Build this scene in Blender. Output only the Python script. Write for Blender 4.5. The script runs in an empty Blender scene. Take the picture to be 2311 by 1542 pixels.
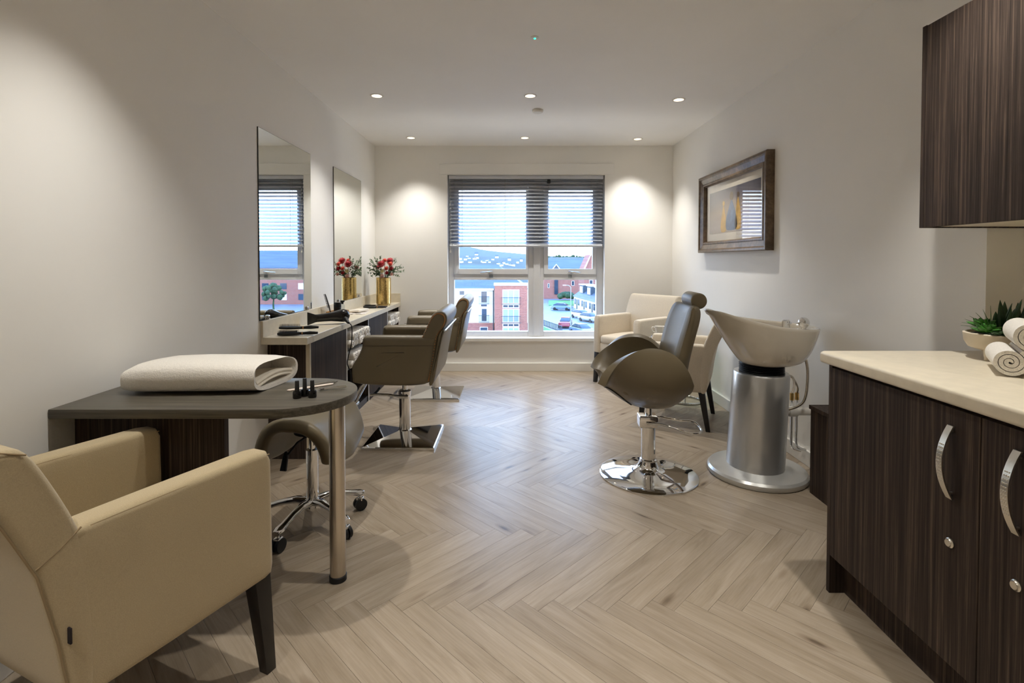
import bpy, bmesh, math, random
from mathutils import Vector, Matrix, Euler
R = math.radians
PI = math.pi
random.seed(7)
scene = bpy.context.scene
COL = scene.collection

# ---------------------------------------------------------------- camera
F, PX, HY, PITCH, HCAM = 1150.0, 1153.0, 588.0, R(1.3), 1.18
PY = HY + F * math.tan(PITCH)
cam_d = bpy.data.cameras.new('camera')
cam = bpy.data.objects.new('camera', cam_d)
COL.objects.link(cam)
cam.location = (0, 0, HCAM)
cam.rotation_euler = (R(90) - PITCH, 0, 0)
cam_d.sensor_fit = 'HORIZONTAL'
cam_d.sensor_width = 36.0
cam_d.lens = F / 2311.0 * 36.0
cam_d.shift_x = (1155.5 - PX) / 2311.0
cam_d.shift_y = -(771.0 - PY) / 2311.0
cam_d.clip_start = 0.02
cam_d.clip_end = 5000
scene.camera = cam

# ---------------------------------------------------------------- world and exposure
world = bpy.data.worlds.new('overcast_evening_sky')
scene.world = world
world.use_nodes = True
wn = world.node_tree
wn.nodes.clear()
w_out = wn.nodes.new('ShaderNodeOutputWorld')
w_bg = wn.nodes.new('ShaderNodeBackground')
w_tc = wn.nodes.new('ShaderNodeTexCoord')
w_sep = wn.nodes.new('ShaderNodeSeparateXYZ')
w_rmp = wn.nodes.new('ShaderNodeValToRGB')
w_rmp.color_ramp.elements[0].position = 0.0
w_rmp.color_ramp.elements[0].color = (1.0, 0.955, 0.93, 1)
w_rmp.color_ramp.elements[1].position = 0.75
w_rmp.color_ramp.elements[1].color = (0.26, 0.48, 0.98, 1)
w_e = w_rmp.color_ramp.elements.new(0.22)
w_e.color = (0.60, 0.79, 1.06, 1)
wn.links.new(w_tc.outputs['Generated'], w_sep.inputs[0])
wn.links.new(w_sep.outputs['Z'], w_rmp.inputs[0])
wn.links.new(w_rmp.outputs[0], w_bg.inputs['Color'])
wn.links.new(w_bg.outputs[0], w_out.inputs[0])
w_bg.inputs['Strength'].default_value = 5.4

vs = scene.view_settings
scene.display_settings.display_device = 'sRGB'
vs.view_transform = 'Standard'
vs.look = 'None'
vs.gamma = 1.0
vs.use_curve_mapping = False
vs.exposure = 0.66
cy = scene.cycles
cy.max_bounces, cy.diffuse_bounces, cy.glossy_bounces, cy.transparent_max_bounces = 8, 7, 3, 8
cy.caustics_reflective = False
cy.caustics_refractive = False
cy.use_adaptive_sampling = True
cy.adaptive_threshold = 0.07
cy.adaptive_min_samples = 16
SPOT_W = 50.0
LAMP_COL = (1.0, 0.965, 0.90)

# window portal (guides the sampling of the sky through the window)
pl = bpy.data.lights.new('window_portal', 'AREA')
pl.shape = 'RECTANGLE'
pl.size, pl.size_y = 1.60, 1.70
pl.cycles.is_portal = True
po = bpy.data.objects.new('window_portal', pl)
COL.objects.link(po)
po.location = (0.163, 5.66, 1.25)
po.rotation_euler = (R(-90), 0, 0)

# ---------------------------------------------------------------- pixel helpers
_fw = Vector((0, math.cos(PITCH), -math.sin(PITCH)))
_up = Vector((0, math.sin(PITCH), math.cos(PITCH)))
def ray(px, py):
    return Vector((1, 0, 0)) * ((px - PX) / F) + _up * ((PY - py) / F) + _fw
def on_z(px, py, z=0.0):
    d = ray(px, py); t = (z - HCAM) / d.z
    return Vector((d.x * t, d.y * t, z))
def on_y(px, py, y):
    d = ray(px, py); t = y / d.y
    return Vector((d.x * t, y, HCAM + d.z * t))
def on_x(px, py, x):
    d = ray(px, py); t = x / d.x
    return Vector((x, d.y * t, HCAM + d.z * t))

# ---------------------------------------------------------------- materials
def C(h):
    h = h.lstrip('#')
    out = []
    for i in (0, 2, 4):
        c = int(h[i:i + 2], 16) / 255.0
        out.append(c / 12.92 if c <= 0.04045 else ((c + 0.055) / 1.055) ** 2.4)
    return tuple(out) + (1.0,)

def _base(name):
    m = bpy.data.materials.new(name)
    m.use_nodes = True
    nt = m.node_tree
    return m, nt, nt.nodes['Principled BSDF']

def _coords(nt, scale=(1, 1, 1), rnd=0.0, kind='Object'):
    tc = nt.nodes.new('ShaderNodeTexCoord')
    mp = nt.nodes.new('ShaderNodeMapping')
    mp.inputs['Scale'].default_value = scale
    src = tc.outputs[kind]
    if rnd:
        oi = nt.nodes.new('ShaderNodeObjectInfo')
        mu = nt.nodes.new('ShaderNodeMath'); mu.operation = 'MULTIPLY'
        mu.inputs[1].default_value = rnd
        nt.links.new(oi.outputs['Random'], mu.inputs[0])
        ad = nt.nodes.new('ShaderNodeVectorMath'); ad.operation = 'ADD'
        nt.links.new(src, ad.inputs[0]); nt.links.new(mu.outputs[0], ad.inputs[1])
        src = ad.outputs[0]
    nt.links.new(src, mp.inputs[0])
    return mp.outputs[0]

def _noise(nt, vec, scale, detail=4, rough=0.55, dist=0.0):
    n = nt.nodes.new('ShaderNodeTexNoise')
    n.inputs['Scale'].default_value = scale
    n.inputs['Detail'].default_value = detail
    n.inputs['Roughness'].default_value = rough
    n.inputs['Distortion'].default_value = dist
    nt.links.new(vec, n.inputs['Vector'])
    return n.outputs['Fac']

def _ramp(nt, fac, stops):
    r = nt.nodes.new('ShaderNodeValToRGB')
    e = r.color_ramp.elements
    e[0].position, e[0].color = stops[0]
    e[1].position, e[1].color = stops[-1]
    for p, c in stops[1:-1]:
        k = e.new(p); k.color = c
    nt.links.new(fac, r.inputs[0])
    return r.outputs[0]

def _bump(nt, bsdf, fac, strength, dist=0.002):
    b = nt.nodes.new('ShaderNodeBump')
    b.inputs['Strength'].default_value = strength
    b.inputs['Distance'].default_value = dist
    nt.links.new(fac, b.inputs['Height'])
    nt.links.new(b.outputs[0], bsdf.inputs['Normal'])

def mat(name, col, rough=0.5, metal=0.0, var=0.08, nscale=8.0, bump=0.0, bscale=200.0, bdist=0.001,
        coat=0.0, spec=0.5, emit=None, estr=0.0, sheen=0.0):
    """plain procedural material: colour with a soft noise variation and optional fine relief"""
    m, nt, b = _base(name)
    c = C(col) if isinstance(col, str) else col
    lo = tuple(max(0, x * (1 - var)) for x in c[:3]) + (1,)
    hi = tuple(min(1, x * (1 + var)) for x in c[:3]) + (1,)
    v = _coords(nt)
    col_out = _ramp(nt, _noise(nt, v, nscale), [(0.3, lo), (0.7, hi)])
    nt.links.new(col_out, b.inputs['Base Color'])
    b.inputs['Roughness'].default_value = rough
    b.inputs['Metallic'].default_value = metal
    b.inputs['Specular IOR Level'].default_value = spec
    b.inputs['Coat Weight'].default_value = coat
    b.inputs['Coat Roughness'].default_value = 0.08
    if sheen:
        b.inputs['Sheen Weight'].default_value = sheen
    if emit:
        b.inputs['Emission Color'].default_value = C(emit)
        b.inputs['Emission Strength'].default_value = estr
    if bump:
        _bump(nt, b, _noise(nt, v, bscale, 3), bump, bdist)
    return m

def mat_streak(name, dark, mid, light, scale, rough=0.45, spec=0.4):
    """fine straight-grained dark laminate; scale stretches the grain along one axis"""
    m, nt, b = _base(name)
    v = _coords(nt, scale)
    v2 = _coords(nt, tuple(s * 0.28 for s in scale))
    f1 = _noise(nt, v, 1.0, 5, 0.7)
    f2 = _noise(nt, v2, 1.0, 3, 0.5)
    mx = nt.nodes.new('ShaderNodeMath'); mx.operation = 'MULTIPLY_ADD'
    mx.inputs[1].default_value = 0.45
    nt.links.new(f2, mx.inputs[0])
    ml = nt.nodes.new('ShaderNodeMath'); ml.operation = 'MULTIPLY'
    ml.inputs[1].default_value = 0.55
    nt.links.new(f1, ml.inputs[0]); nt.links.new(ml.outputs[0], mx.inputs[2])
    col = _ramp(nt, mx.outputs[0], [(0.38, C(dark)), (0.52, C(mid)), (0.66, C(light))])
    nt.links.new(col, b.inputs['Base Color'])
    b.inputs['Roughness'].default_value = rough
    b.inputs['Specular IOR Level'].default_value = spec
    _bump(nt, b, f1, 0.05, 0.0003)
    return m

def mat_plank(name):
    m, nt, b = _base(name)
    v1 = _coords(nt, (1.5, 11, 11), rnd=37.0)
    v2 = _coords(nt, (5, 170, 170), rnd=37.0)
    v3 = _coords(nt, (2.6, 9.0, 9.0), rnd=91.0)
    f1 = _noise(nt, v1, 1.6, 6, 0.6, 0.9)
    f2 = _noise(nt, v2, 1.0, 3, 0.6)
    col = _ramp(nt, f1, [(0.22, C('847461')), (0.42, C('9a8c79')), (0.58, C('a39583')), (0.78, C('ada08f'))])
    fine = _ramp(nt, f2, [(0.3, (0.88, 0.87, 0.86, 1)), (0.62, (1.03, 1.03, 1.03, 1))])
    mul = nt.nodes.new('ShaderNodeMixRGB'); mul.blend_type = 'MULTIPLY'
    mul.inputs[0].default_value = 1.0
    nt.links.new(col, mul.inputs[1]); nt.links.new(fine, mul.inputs[2])
    vo = nt.nodes.new('ShaderNodeTexVoronoi'); vo.inputs['Scale'].default_value = 1.0
    nt.links.new(v3, vo.inputs['Vector'])
    kn = _ramp(nt, vo.outputs['Distance'], [(0.04, (0.22, 0.17, 0.13, 1)), (0.09, (0.66, 0.61, 0.57, 1)), (0.17, (1, 1, 1, 1))])
    kn_mix = nt.nodes.new('ShaderNodeMixRGB'); kn_mix.blend_type = 'MULTIPLY'
    kn_mix.inputs[0].default_value = 0.8
    nt.links.new(mul.outputs[0], kn_mix.inputs[1]); nt.links.new(kn, kn_mix.inputs[2])
    oi = nt.nodes.new('ShaderNodeObjectInfo')
    tone = _ramp(nt, oi.outputs['Random'], [(0.0, (0.86, 0.845, 0.83, 1)), (0.5, (0.95, 0.94, 0.93, 1)), (1.0, (1.02, 1.02, 1.02, 1))])
    mul2 = nt.nodes.new('ShaderNodeMixRGB'); mul2.blend_type = 'MULTIPLY'
    mul2.inputs[0].default_value = 1.0
    nt.links.new(kn_mix.outputs[0], mul2.inputs[1]); nt.links.new(tone, mul2.inputs[2])
    nt.links.new(mul2.outputs[0], b.inputs['Base Color'])
    b.inputs['Roughness'].default_value = 0.33
    b.inputs['Specular IOR Level'].default_value = 0.30
    _bump(nt, b, f2, 0.12, 0.0006)
    return m

def mat_pane(name, tint=(1, 1, 1, 1), rough=0.02, ior=1.45):
    """clear sheet glass: straight-through transmission with a Fresnel reflection"""
    m = bpy.data.materials.new(name); m.use_nodes = True
    nt = m.node_tree; nt.nodes.clear()
    o = nt.nodes.new('ShaderNodeOutputMaterial')
    t = nt.nodes.new('ShaderNodeBsdfTransparent'); t.inputs[0].default_value = tint
    g = nt.nodes.new('ShaderNodeBsdfGlossy'); g.inputs['Roughness'].default_value = rough
    lw = nt.nodes.new('ShaderNodeLayerWeight'); lw.inputs['Blend'].default_value = 0.5
    pw = nt.nodes.new('ShaderNodeMath'); pw.operation = 'POWER'; pw.inputs[1].default_value = 5.0
    fr = nt.nodes.new('ShaderNodeMath'); fr.operation = 'MULTIPLY_ADD'
    r0 = ((ior - 1) / (ior + 1)) ** 2
    fr.inputs[1].default_value = 1 - r0; fr.inputs[2].default_value = r0
    nt.links.new(lw.outputs['Facing'], pw.inputs[0]); nt.links.new(pw.outputs[0], fr.inputs[0])
    mx = nt.nodes.new('ShaderNodeMixShader')
    nt.links.new(fr.outputs[0], mx.inputs[0]); nt.links.new(t.outputs[0], mx.inputs[1])
    nt.links.new(g.outputs[0], mx.inputs[2]); nt.links.new(mx.outputs[0], o.inputs[0])
    return m

def mat_towel(name, col):
    m, nt, b = _base(name)
    v = _coords(nt)
    f = _noise(nt, v, 260, 4, 0.7)
    f0 = _noise(nt, v, 60, 3, 0.6)
    c = C(col)
    nt.links.new(_ramp(nt, f, [(0.3, tuple(x * 0.86 for x in c[:3]) + (1,)), (0.65, c)]), b.inputs['Base Color'])
    b.inputs['Roughness'].default_value = 0.95
    b.inputs['Specular IOR Level'].default_value = 0.1
    b.inputs['Sheen Weight'].default_value = 0.3
    ad = nt.nodes.new('ShaderNodeMath'); ad.operation = 'ADD'
    nt.links.new(f, ad.inputs[0]); nt.links.new(f0, ad.inputs[1])
    _bump(nt, b, ad.outputs[0], 0.8, 0.004)
    return m

def mat_brick(name, c1, c2, mortar, scale=1.0):
    m, nt, b = _base(name)
    v = _coords(nt, (scale, scale, scale))
    mp = nt.nodes.new('ShaderNodeMapping'); mp.inputs['Rotation'].default_value = (R(90), 0, 0)
    nt.links.new(v, mp.inputs[0])
    br = nt.nodes.new('ShaderNodeTexBrick')
    br.inputs['Color1'].default_value = C(c1); br.inputs['Color2'].default_value = C(c2)
    br.inputs['Mortar'].default_value = C(mortar); br.inputs['Scale'].default_value = 2.2
    nt.links.new(mp.outputs[0], br.inputs['Vector'])
    nt.links.new(br.outputs[0], b.inputs['Base Color'])
    b.inputs['Roughness'].default_value = 0.9
    return m

M = {}
M['wall'] = mat('warm_white_paint', 'f0eee9', 0.75, var=0.015, nscale=2)
M['ceiling'] = mat('ceiling_paint', 'f3f1ed', 0.7, var=0.015, nscale=2)
M['trim'] = mat('white_gloss_trim', 'e6e3dc', 0.35, var=0.01)
M['upvc'] = mat('white_upvc', 'dfe0e2', 0.3, var=0.01)
M['plank'] = mat_plank('grey_oak_plank')
M['subfloor'] = mat('dark_joint', '6e5f50', 0.9)
M['darkwood_v'] = mat_streak('dark_laminate_upright_grain', '28221e', '3e342e', '66564a', (330, 330, 4.0), 0.55, 0.12)
M['darkwood_x'] = mat_streak('dark_laminate_long_grain', '3e3a33', '544f46', '6a6458', (5.0, 260, 260), 0.36)
M['blackwood'] = mat('black_stained_wood', '14100e', 0.4, var=0.2, nscale=30)
M['worktop'] = mat('cream_stone_worktop', 'd9cfba', 0.35, var=0.05, nscale=30)
M['cream'] = mat('cream_edging', 'cfc2a8', 0.5, var=0.03)
M['leather'] = mat('taupe_leather', '6e634d', 0.42, var=0.06, nscale=6, bump=0.25, bscale=450, bdist=0.0006)
M['leather_dark'] = mat('taupe_leather_seam', '3a342b', 0.6)
M['fabric'] = mat('beige_weave', 'ab9b7c', 0.92, var=0.07, nscale=420, bump=0.5, bscale=500, bdist=0.0012, sheen=0.25, spec=0.2)
M['fabric_pale'] = mat('pale_beige_weave', 'cfc4b2', 0.92, var=0.07, nscale=180, bump=0.4, bscale=500, bdist=0.0012, sheen=0.2, spec=0.2)
M['piping'] = mat('beige_seam', '8d7a5c', 0.9)
M['chrome'] = mat('polished_chrome', (0.80, 0.80, 0.80, 1), 0.05, 1.0, var=0.01)
M['steel'] = mat('brushed_steel', (0.62, 0.56, 0.48, 1), 0.26, 1.0, var=0.04)
M['nickel'] = mat('satin_nickel', (0.70, 0.66, 0.58, 1), 0.3, 1.0, var=0.03, bump=0.0)
M['silver'] = mat('silver_paint', (0.50, 0.50, 0.49, 1), 0.32, 0.75, var=0.02, coat=0.3)
M['silver_base'] = mat('pale_silver_paint', (0.56, 0.56, 0.54, 1), 0.28, 0.45, var=0.02, coat=0.4)
M['ceramic'] = mat('cream_ceramic', 'e8e1d3', 0.10, var=0.01, coat=0.7)
M['rubber'] = mat('black_rubber', '0e0f12', 0.5, var=0.1)
M['black'] = mat('gloss_black_plastic', '0c0b0b', 0.2, var=0.1)
M['black_matt'] = mat('matt_black_plastic', '141210', 0.5, var=0.1)
M['mirror'] = mat('mirror_silver', (0.86, 0.88, 0.86, 1), 0.005, 1.0, var=0.0)
M['mirror_edge'] = mat('mirror_edge', '2a2e2a', 0.3)
M['gold'] = mat('polished_gold', (0.83, 0.60, 0.24, 1), 0.16, 1.0, var=0.12, nscale=60, bump=0.3, bscale=45, bdist=0.003)
M['copper'] = mat('copper_stud', (0.50, 0.26, 0.12, 1), 0.3, 1.0)
M['brass'] = mat('brass_fitting', (0.72, 0.48, 0.18, 1), 0.3, 1.0)
M['towel'] = mat_towel('white_terry', 'f4efe6')
M['towel_edge'] = mat('flat_woven_towel_hem', 'e6decf', 0.9, bump=0.2, bscale=500)
M['pane'] = mat_pane('window_glass', (0.93, 0.97, 1.0, 1))
M['picture_glass'] = mat_pane('picture_glass', (1, 1, 1, 1), 0.015, 1.5)
M['table_glass'] = mat_pane('table_glass', (0.75, 0.85, 0.85, 1), 0.02)
M['slat'] = mat('silver_slat', (0.60, 0.62, 0.66, 1), 0.33, 0.55, var=0.02)
M['cord'] = mat('pale_cord', 'b9b6ae', 0.8)
M['frame'] = mat_streak('bronze_brown_frame', '4a3b2c', '6b5844', '8a745a', (30, 30, 30), 0.28, 0.6)
M['mount'] = mat('cream_mount_board', 'd8cfbe', 0.8)
M['white_plastic'] = mat('white_plastic', 'dedad2', 0.4, var=0.01)
M['china'] = mat('white_china', 'ece8df', 0.12, var=0.01, coat=0.4)
M['pot'] = mat('matt_cream_pot', 'cfc3ae', 0.6, var=0.03)
M['wicker'] = mat('tan_wicker', 'a87a3c', 0.7, var=0.35, nscale=120, bump=0.8, bscale=120, bdist=0.003)
M['clear'] = mat_pane('clear_plastic', (0.85, 0.88, 0.9, 1), 0.02)
M['paper'] = mat('printed_paper', 'd8cfc6', 0.5, var=0.12, nscale=25)
M['petal_red'] = mat('red_petal', 'a80d1c', 0.6, var=0.25, nscale=90)
M['petal_orange'] = mat('coral_petal', 'd8432a', 0.6, var=0.2, nscale=90)
M['petal_pink'] = mat('blush_petal', 'd9a292', 0.6, var=0.15, nscale=90)
M['petal_cream'] = mat('cream_petal', 'd2c48a', 0.6, var=0.2, nscale=90)
M['leaf'] = mat('green_leaf', '4d6b45', 0.6, var=0.3, nscale=40)
M['leaf_grey'] = mat('grey_green_leaf', '76876a', 0.6, var=0.25, nscale=40)
M['leaf_bright'] = mat('bright_green_leaf', '3c7a28', 0.45, var=0.3, nscale=30)
M['leaf_deep'] = mat('deep_green_leaf', '2d4a2a', 0.45, var=0.3, nscale=30)
M['leaf_yellow'] = mat('yellow_rosette_leaf', 'b89a2e', 0.5, var=0.2, nscale=30)
M['soil'] = mat('dark_soil', '2a2118', 0.95, var=0.3)
M['lamp_glow'] = mat('lamp_glow', 'fff2dc', 0.5, emit='ffe9c8', estr=6.0)
M['led'] = mat('green_led', '2fd0a0', 0.4, emit='20e0a0', estr=3.0)
M['file'] = mat('pale_emery_board', 'd6c8bc', 0.8)
M['hem_tag'] = mat('black_fabric_tag', '1a1012', 0.8)

# ---------------------------------------------------------------- mesh helpers
class MB:
    def __init__(s):
        s.v, s.f = [], []
    def add(s, vs_, fs_):
        o = len(s.v)
        s.v += [tuple(v) for v in vs_]
        s.f += [tuple(i + o for i in f) for f in fs_]
        return s
    def box(s, x0, x1, y0, y1, z0, z1):
        v = [(x, y, z) for x in (x0, x1) for y in (y0, y1) for z in (z0, z1)]
        return s.add(v, [(0, 1, 3, 2), (4, 6, 7, 5), (0, 4, 5, 1), (2, 3, 7, 6), (0, 2, 6, 4), (1, 5, 7, 3)])
    def hexa(s, bot, top):
        """bot/top: four points each, same order"""
        v = list(bot) + list(top)
        return s.add(v, [(3, 2, 1, 0), (4, 5, 6, 7), (0, 1, 5, 4), (1, 2, 6, 5), (2, 3, 7, 6), (3, 0, 4, 7)])
    def rbox(s, c, size, r, n=3, mid=1, fn=None):
        hx, hy, hz = size[0] / 2, size[1] / 2, size[2] / 2
        def axis(h):
            rr = min(r, h)
            a = [-h + rr * (1 - math.cos(i / n * PI / 2)) for i in range(n + 1)]
            inner = [(-h + rr) + (2 * (h - rr)) * i / (mid + 1) for i in range(1, mid + 1)]
            b = [-x for x in reversed(a)]
            out = a + (inner if h > rr + 1e-9 else []) + b
            res = []
            for x in out:
                if not res or x - res[-1] > 1e-7:
                    res.append(x)
            return res
        ax, ay, az = axis(hx), axis(hy), axis(hz)
        def proj(p):
            rr = min(r, hx, hy, hz)
            q = Vector((max(-hx + rr, min(hx - rr, p[0])), max(-hy + rr, min(hy - rr, p[1])), max(-hz + rr, min(hz - rr, p[2]))))
            d = Vector(p) - q
            if d.length > 1e-9:
                d = d / d.length * rr
            w = q + d
            if fn:
                w = Vector(fn(w))
            return (w.x + c[0], w.y + c[1], w.z + c[2])
        def face(us, vsx, mk):
            vv, ff = [], []
            for u in us:
                for w in vsx:
                    vv.append(proj(mk(u, w)))
            k = len(vsx)
            for i in range(len(us) - 1):
                for j in range(k - 1):
                    ff.append((i * k + j, (i + 1) * k + j, (i + 1) * k + j + 1, i * k + j + 1))
            s.add(vv, ff)
        face(ax, ay, lambda u, w: (u, w, hz)); face(ax, ay, lambda u, w: (u, w, -hz))
        face(ax, az, lambda u, w: (u, hy, w)); face(ax, az, lambda u, w: (u, -hy, w))
        face(ay, az, lambda u, w: (hx, u, w)); face(ay, az, lambda u, w: (-hx, u, w))
        return s
    def rings(s, rings, cap0=True, cap1=True, closed=True):
        n = len(rings[0]); vv = [p for r_ in rings for p in r_]; ff = []
        for i in range(len(rings) - 1):
            for j in range(n if closed else n - 1):
                k = (j + 1) % n
                ff.append((i * n + j, i * n + k, (i + 1) * n + k, (i + 1) * n + j))
        if cap0: ff.append(tuple(range(n - 1, -1, -1)))
        if cap1: ff.append(tuple((len(rings) - 1) * n + j for j in range(n)))
        return s.add(vv, ff)
    def cyl(s, p0, p1, r0, r1=None, n=20, cap=True):
        r1 = r0 if r1 is None else r1
        return s.tube([p0, p1], [r0, r1], n, cap)
    def tube(s, pts, r, n=10, cap=True, closed=False):
        pts = [Vector(p) for p in pts]; m = len(pts)
        rr = r if isinstance(r, (list, tuple)) else [r] * m
        tang = []
        for i in range(m):
            if closed: t = pts[(i + 1) % m] - pts[i - 1]
            else: t = pts[min(i + 1, m - 1)] - pts[max(i - 1, 0)]
            tang.append(t.normalized())
        a = Vector((0, 0, 1)) if abs(tang[0].z) < 0.9 else Vector((1, 0, 0))
        u = tang[0].cross(a).normalized(); rings = []
        for i in range(m):
            u = (u - tang[i] * u.dot(tang[i])).normalized()
            w = tang[i].cross(u)
            rings.append([pts[i] + (u * math.cos(2 * PI * j / n) + w * math.sin(2 * PI * j / n)) * rr[i] for j in range(n)])
        if closed:
            rings.append(rings[0])
            return s.rings(rings, False, False)
        return s.rings(rings, cap, cap)
    def lathe(s, prof, c=(0, 0, 0), n=32, mtx=None, sx=1.0, sy=1.0):
        c = Vector(c); rings = []
        for r_, z in prof:
            ring = []
            for j in range(n):
                p = Vector((max(r_, 1e-5) * math.cos(2 * PI * j / n) * sx, max(r_, 1e-5) * math.sin(2 * PI * j / n) * sy, z))
                ring.append((mtx @ p if mtx else p) + c)
            rings.append(ring)
        return s.rings(rings, prof[0][0] > 1e-4 or True, True)
    def sphere(s, c, r, n=12, m=8, scale=(1, 1, 1)):
        rings = []
        for i in range(m + 1):
            t = PI * i / m
            rr = max(math.sin(t), 1e-4)
            rings.append([(c[0] + r * scale[0] * rr * math.cos(2 * PI * j / n), c[1] + r * scale[1] * rr * math.sin(2 * PI * j / n), c[2] - r * scale[2] * math.cos(t)) for j in range(n)])
        return s.rings(rings, True, True)
    def grid(s, fn, us, vsx):
        vv = [fn(u, w) for u in us for w in vsx]; k = len(vsx)
        return s.add(vv, [(i * k + j, (i + 1) * k + j, (i + 1) * k + j + 1, i * k + j + 1) for i in range(len(us) - 1) for j in range(k - 1)])
    def pillow(s, outline, t, r, mp, k=4, crown=0.0):
        """outline (a,b) swept through thickness t with rounded rims; mp(a,b,d) -> 3d"""
        n = len(outline)
        area = sum(outline[i][0] * outline[(i + 1) % n][1] - outline[(i + 1) % n][0] * outline[i][1] for i in range(n))
        pts = outline if area > 0 else list(reversed(outline))
        nor = []
        for i in range(n):
            a, b, c_ = pts[i - 1], pts[i], pts[(i + 1) % n]
            e1 = Vector((b[0] - a[0], b[1] - a[1])); e2 = Vector((c_[0] - b[0], c_[1] - b[1]))
            nn = Vector((-e1.y, e1.x)).normalized() + Vector((-e2.y, e2.x)).normalized()
            nor.append(nn.normalized() if nn.length > 1e-6 else Vector((0, 0)))
        cx = sum(p[0] for p in pts) / n; cy = sum(p[1] for p in pts) / n
        def ring(ins, d, sh=1.0):
            o = []
            for p, q in zip(pts, nor):
                a, b = p[0] + q.x * ins, p[1] + q.y * ins
                o.append(mp(cx + (a - cx) * sh, cy + (b - cy) * sh, d))
            return o
        left, right = [], []
        if crown:
            for sh, dd in ((0.35, 1.0), (0.6, 0.8), (0.82, 0.4)):
                left.append(ring(r, -t / 2 - crown * dd, sh)); right.append(ring(r, t / 2 + crown * dd, sh))
        for i in range(k + 1):
            a = i / k * PI / 2
            left.append(ring(r * (1 - math.sin(a)), -t / 2 + r * (1 - math.cos(a))))
            right.append(ring(r * (1 - math.sin(a)), t / 2 - r * (1 - math.cos(a))))
        return s.rings(left + right[::-1])
    def xf(s, mtx):
        s.v = [tuple(mtx @ Vector(v)) for v in s.v]
        return s
    def build(s, name, material, parent=None, smooth=True, bevel=0.0, seg=2, loc=None, rot=None, weld=True, angle=38, kind=None):
        me = bpy.data.meshes.new(name)
        me.from_pydata(s.v, [], s.f)
        bm = bmesh.new(); bm.from_mesh(me)
        if weld: bmesh.ops.remove_doubles(bm, verts=bm.verts, dist=1e-5)
        bmesh.ops.recalc_face_normals(bm, faces=bm.faces)
        if bevel:
            bmesh.ops.bevel(bm, geom=[e for e in bm.edges if e.is_manifold and e.calc_face_angle(0) > 0.6], offset=bevel, segments=seg, affect='EDGES', profile=0.5)
        bm.to_mesh(me); bm.free()
        if smooth:
            me.polygons.foreach_set('use_smooth', [True] * len(me.polygons))
            me.set_sharp_from_angle(angle=R(angle))
        me.materials.append(material)
        o = bpy.data.objects.new(name, me)
        COL.objects.link(o)
        if parent: o.parent = parent
        if loc: o.location = loc
        if rot: o.rotation_euler = rot
        if kind: o['kind'] = kind
        return o

def catmull(pts, n=6, closed=True):
    out = []; m = len(pts)
    rng = range(m) if closed else range(m - 1)
    for i in rng:
        g = (lambda k: Vector(pts[k % m])) if closed else (lambda k: Vector(pts[max(0, min(m - 1, k))]))
        p0, p1, p2, p3 = g(i - 1), g(i), g(i + 1), g(i + 2)
        for j in range(n):
            t = j / n
            out.append(tuple(0.5 * ((2 * p1) + (-p0 + p2) * t + (2 * p0 - 5 * p1 + 4 * p2 - p3) * t * t + (-p0 + 3 * p1 - 3 * p2 + p3) * t ** 3)))
    if not closed: out.append(tuple(pts[-1]))
    return out

def lerp_tab(tab, x):
    """smooth (Hermite) interpolation through (x, value) knots"""
    if x <= tab[0][0]: return tab[0][1]
    if x >= tab[-1][0]: return tab[-1][1]
    n = len(tab)
    sl = [(tab[min(i + 1, n - 1)][1] - tab[max(i - 1, 0)][1]) / (tab[min(i + 1, n - 1)][0] - tab[max(i - 1, 0)][0]) for i in range(n)]
    for i in range(n - 1):
        (xa, va), (xb, vb) = tab[i], tab[i + 1]
        if x <= xb:
            h = xb - xa; t = (x - xa) / h
            return ((2 * t ** 3 - 3 * t * t + 1) * va + (t ** 3 - 2 * t * t + t) * h * sl[i] + (-2 * t ** 3 + 3 * t * t) * vb + (t ** 3 - t * t) * h * sl[i + 1])

def thing(name, label, cat, loc=(0, 0, 0), rz=0.0, group=None):
    o = bpy.data.objects.new(name, None); COL.objects.link(o)
    o.empty_display_size = 0.05
    o.location = loc; o.rotation_euler = (0, 0, rz)
    o['label'] = label; o['category'] = cat
    if group: o['group'] = group
    return o
def tag(o, label, cat, group=None, kind=None):
    o['label'] = label; o['category'] = cat
    if group: o['group'] = group
    if kind: o['kind'] = kind
    return o
def struct(o):
    o['kind'] = 'structure'
    return o
def copy_tree(o, parent=None):
    c = o.copy(); COL.objects.link(c)
    if parent: c.parent = parent
    for ch in list(o.children):
        copy_tree(ch, c)
    return c
# ================================================================ ROOM SHELL
XL, XR, YB, ZC, YF = -1.44, 1.712, 5.41, 2.39, -1.30
YA, XA = 1.835, 1.90              # alcove: where the right wall steps back, and its back
WT = 0.26                         # outer wall thickness
WX0, WX1, WZ0, WZ1 = -0.672, 0.995, 0.320, 2.085   # window opening

struct(MB().box(XL - 0.15, XL, YF - 0.15, YB + WT, -0.02, ZC + 0.1).build('wall_left', M['wall'], smooth=False))
rw = MB().box(XR, XA + 0.15, YA, YB + WT, -0.02, ZC + 0.1)
rw.box(XA, XA + 0.15, YF - 0.15, YA, -0.02, ZC + 0.1)
struct(rw.build('wall_right', M['wall'], smooth=False, weld=False))
struct(MB().box(XL, XA, YF - 0.15, YF, -0.02, ZC + 0.1).build('wall_front', M['wall'], smooth=False))
bw = MB().box(XL, WX0, YB, YB + WT, -0.02, ZC + 0.1).box(WX1, XR, YB, YB + WT, -0.02, ZC + 0.1)
bw.box(WX0, WX1, YB, YB + WT, -0.02, WZ0).box(WX0, WX1, YB, YB + WT, WZ1, ZC + 0.1)
struct(bw.build('wall_back', M['wall'], smooth=False, weld=False))
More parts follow.
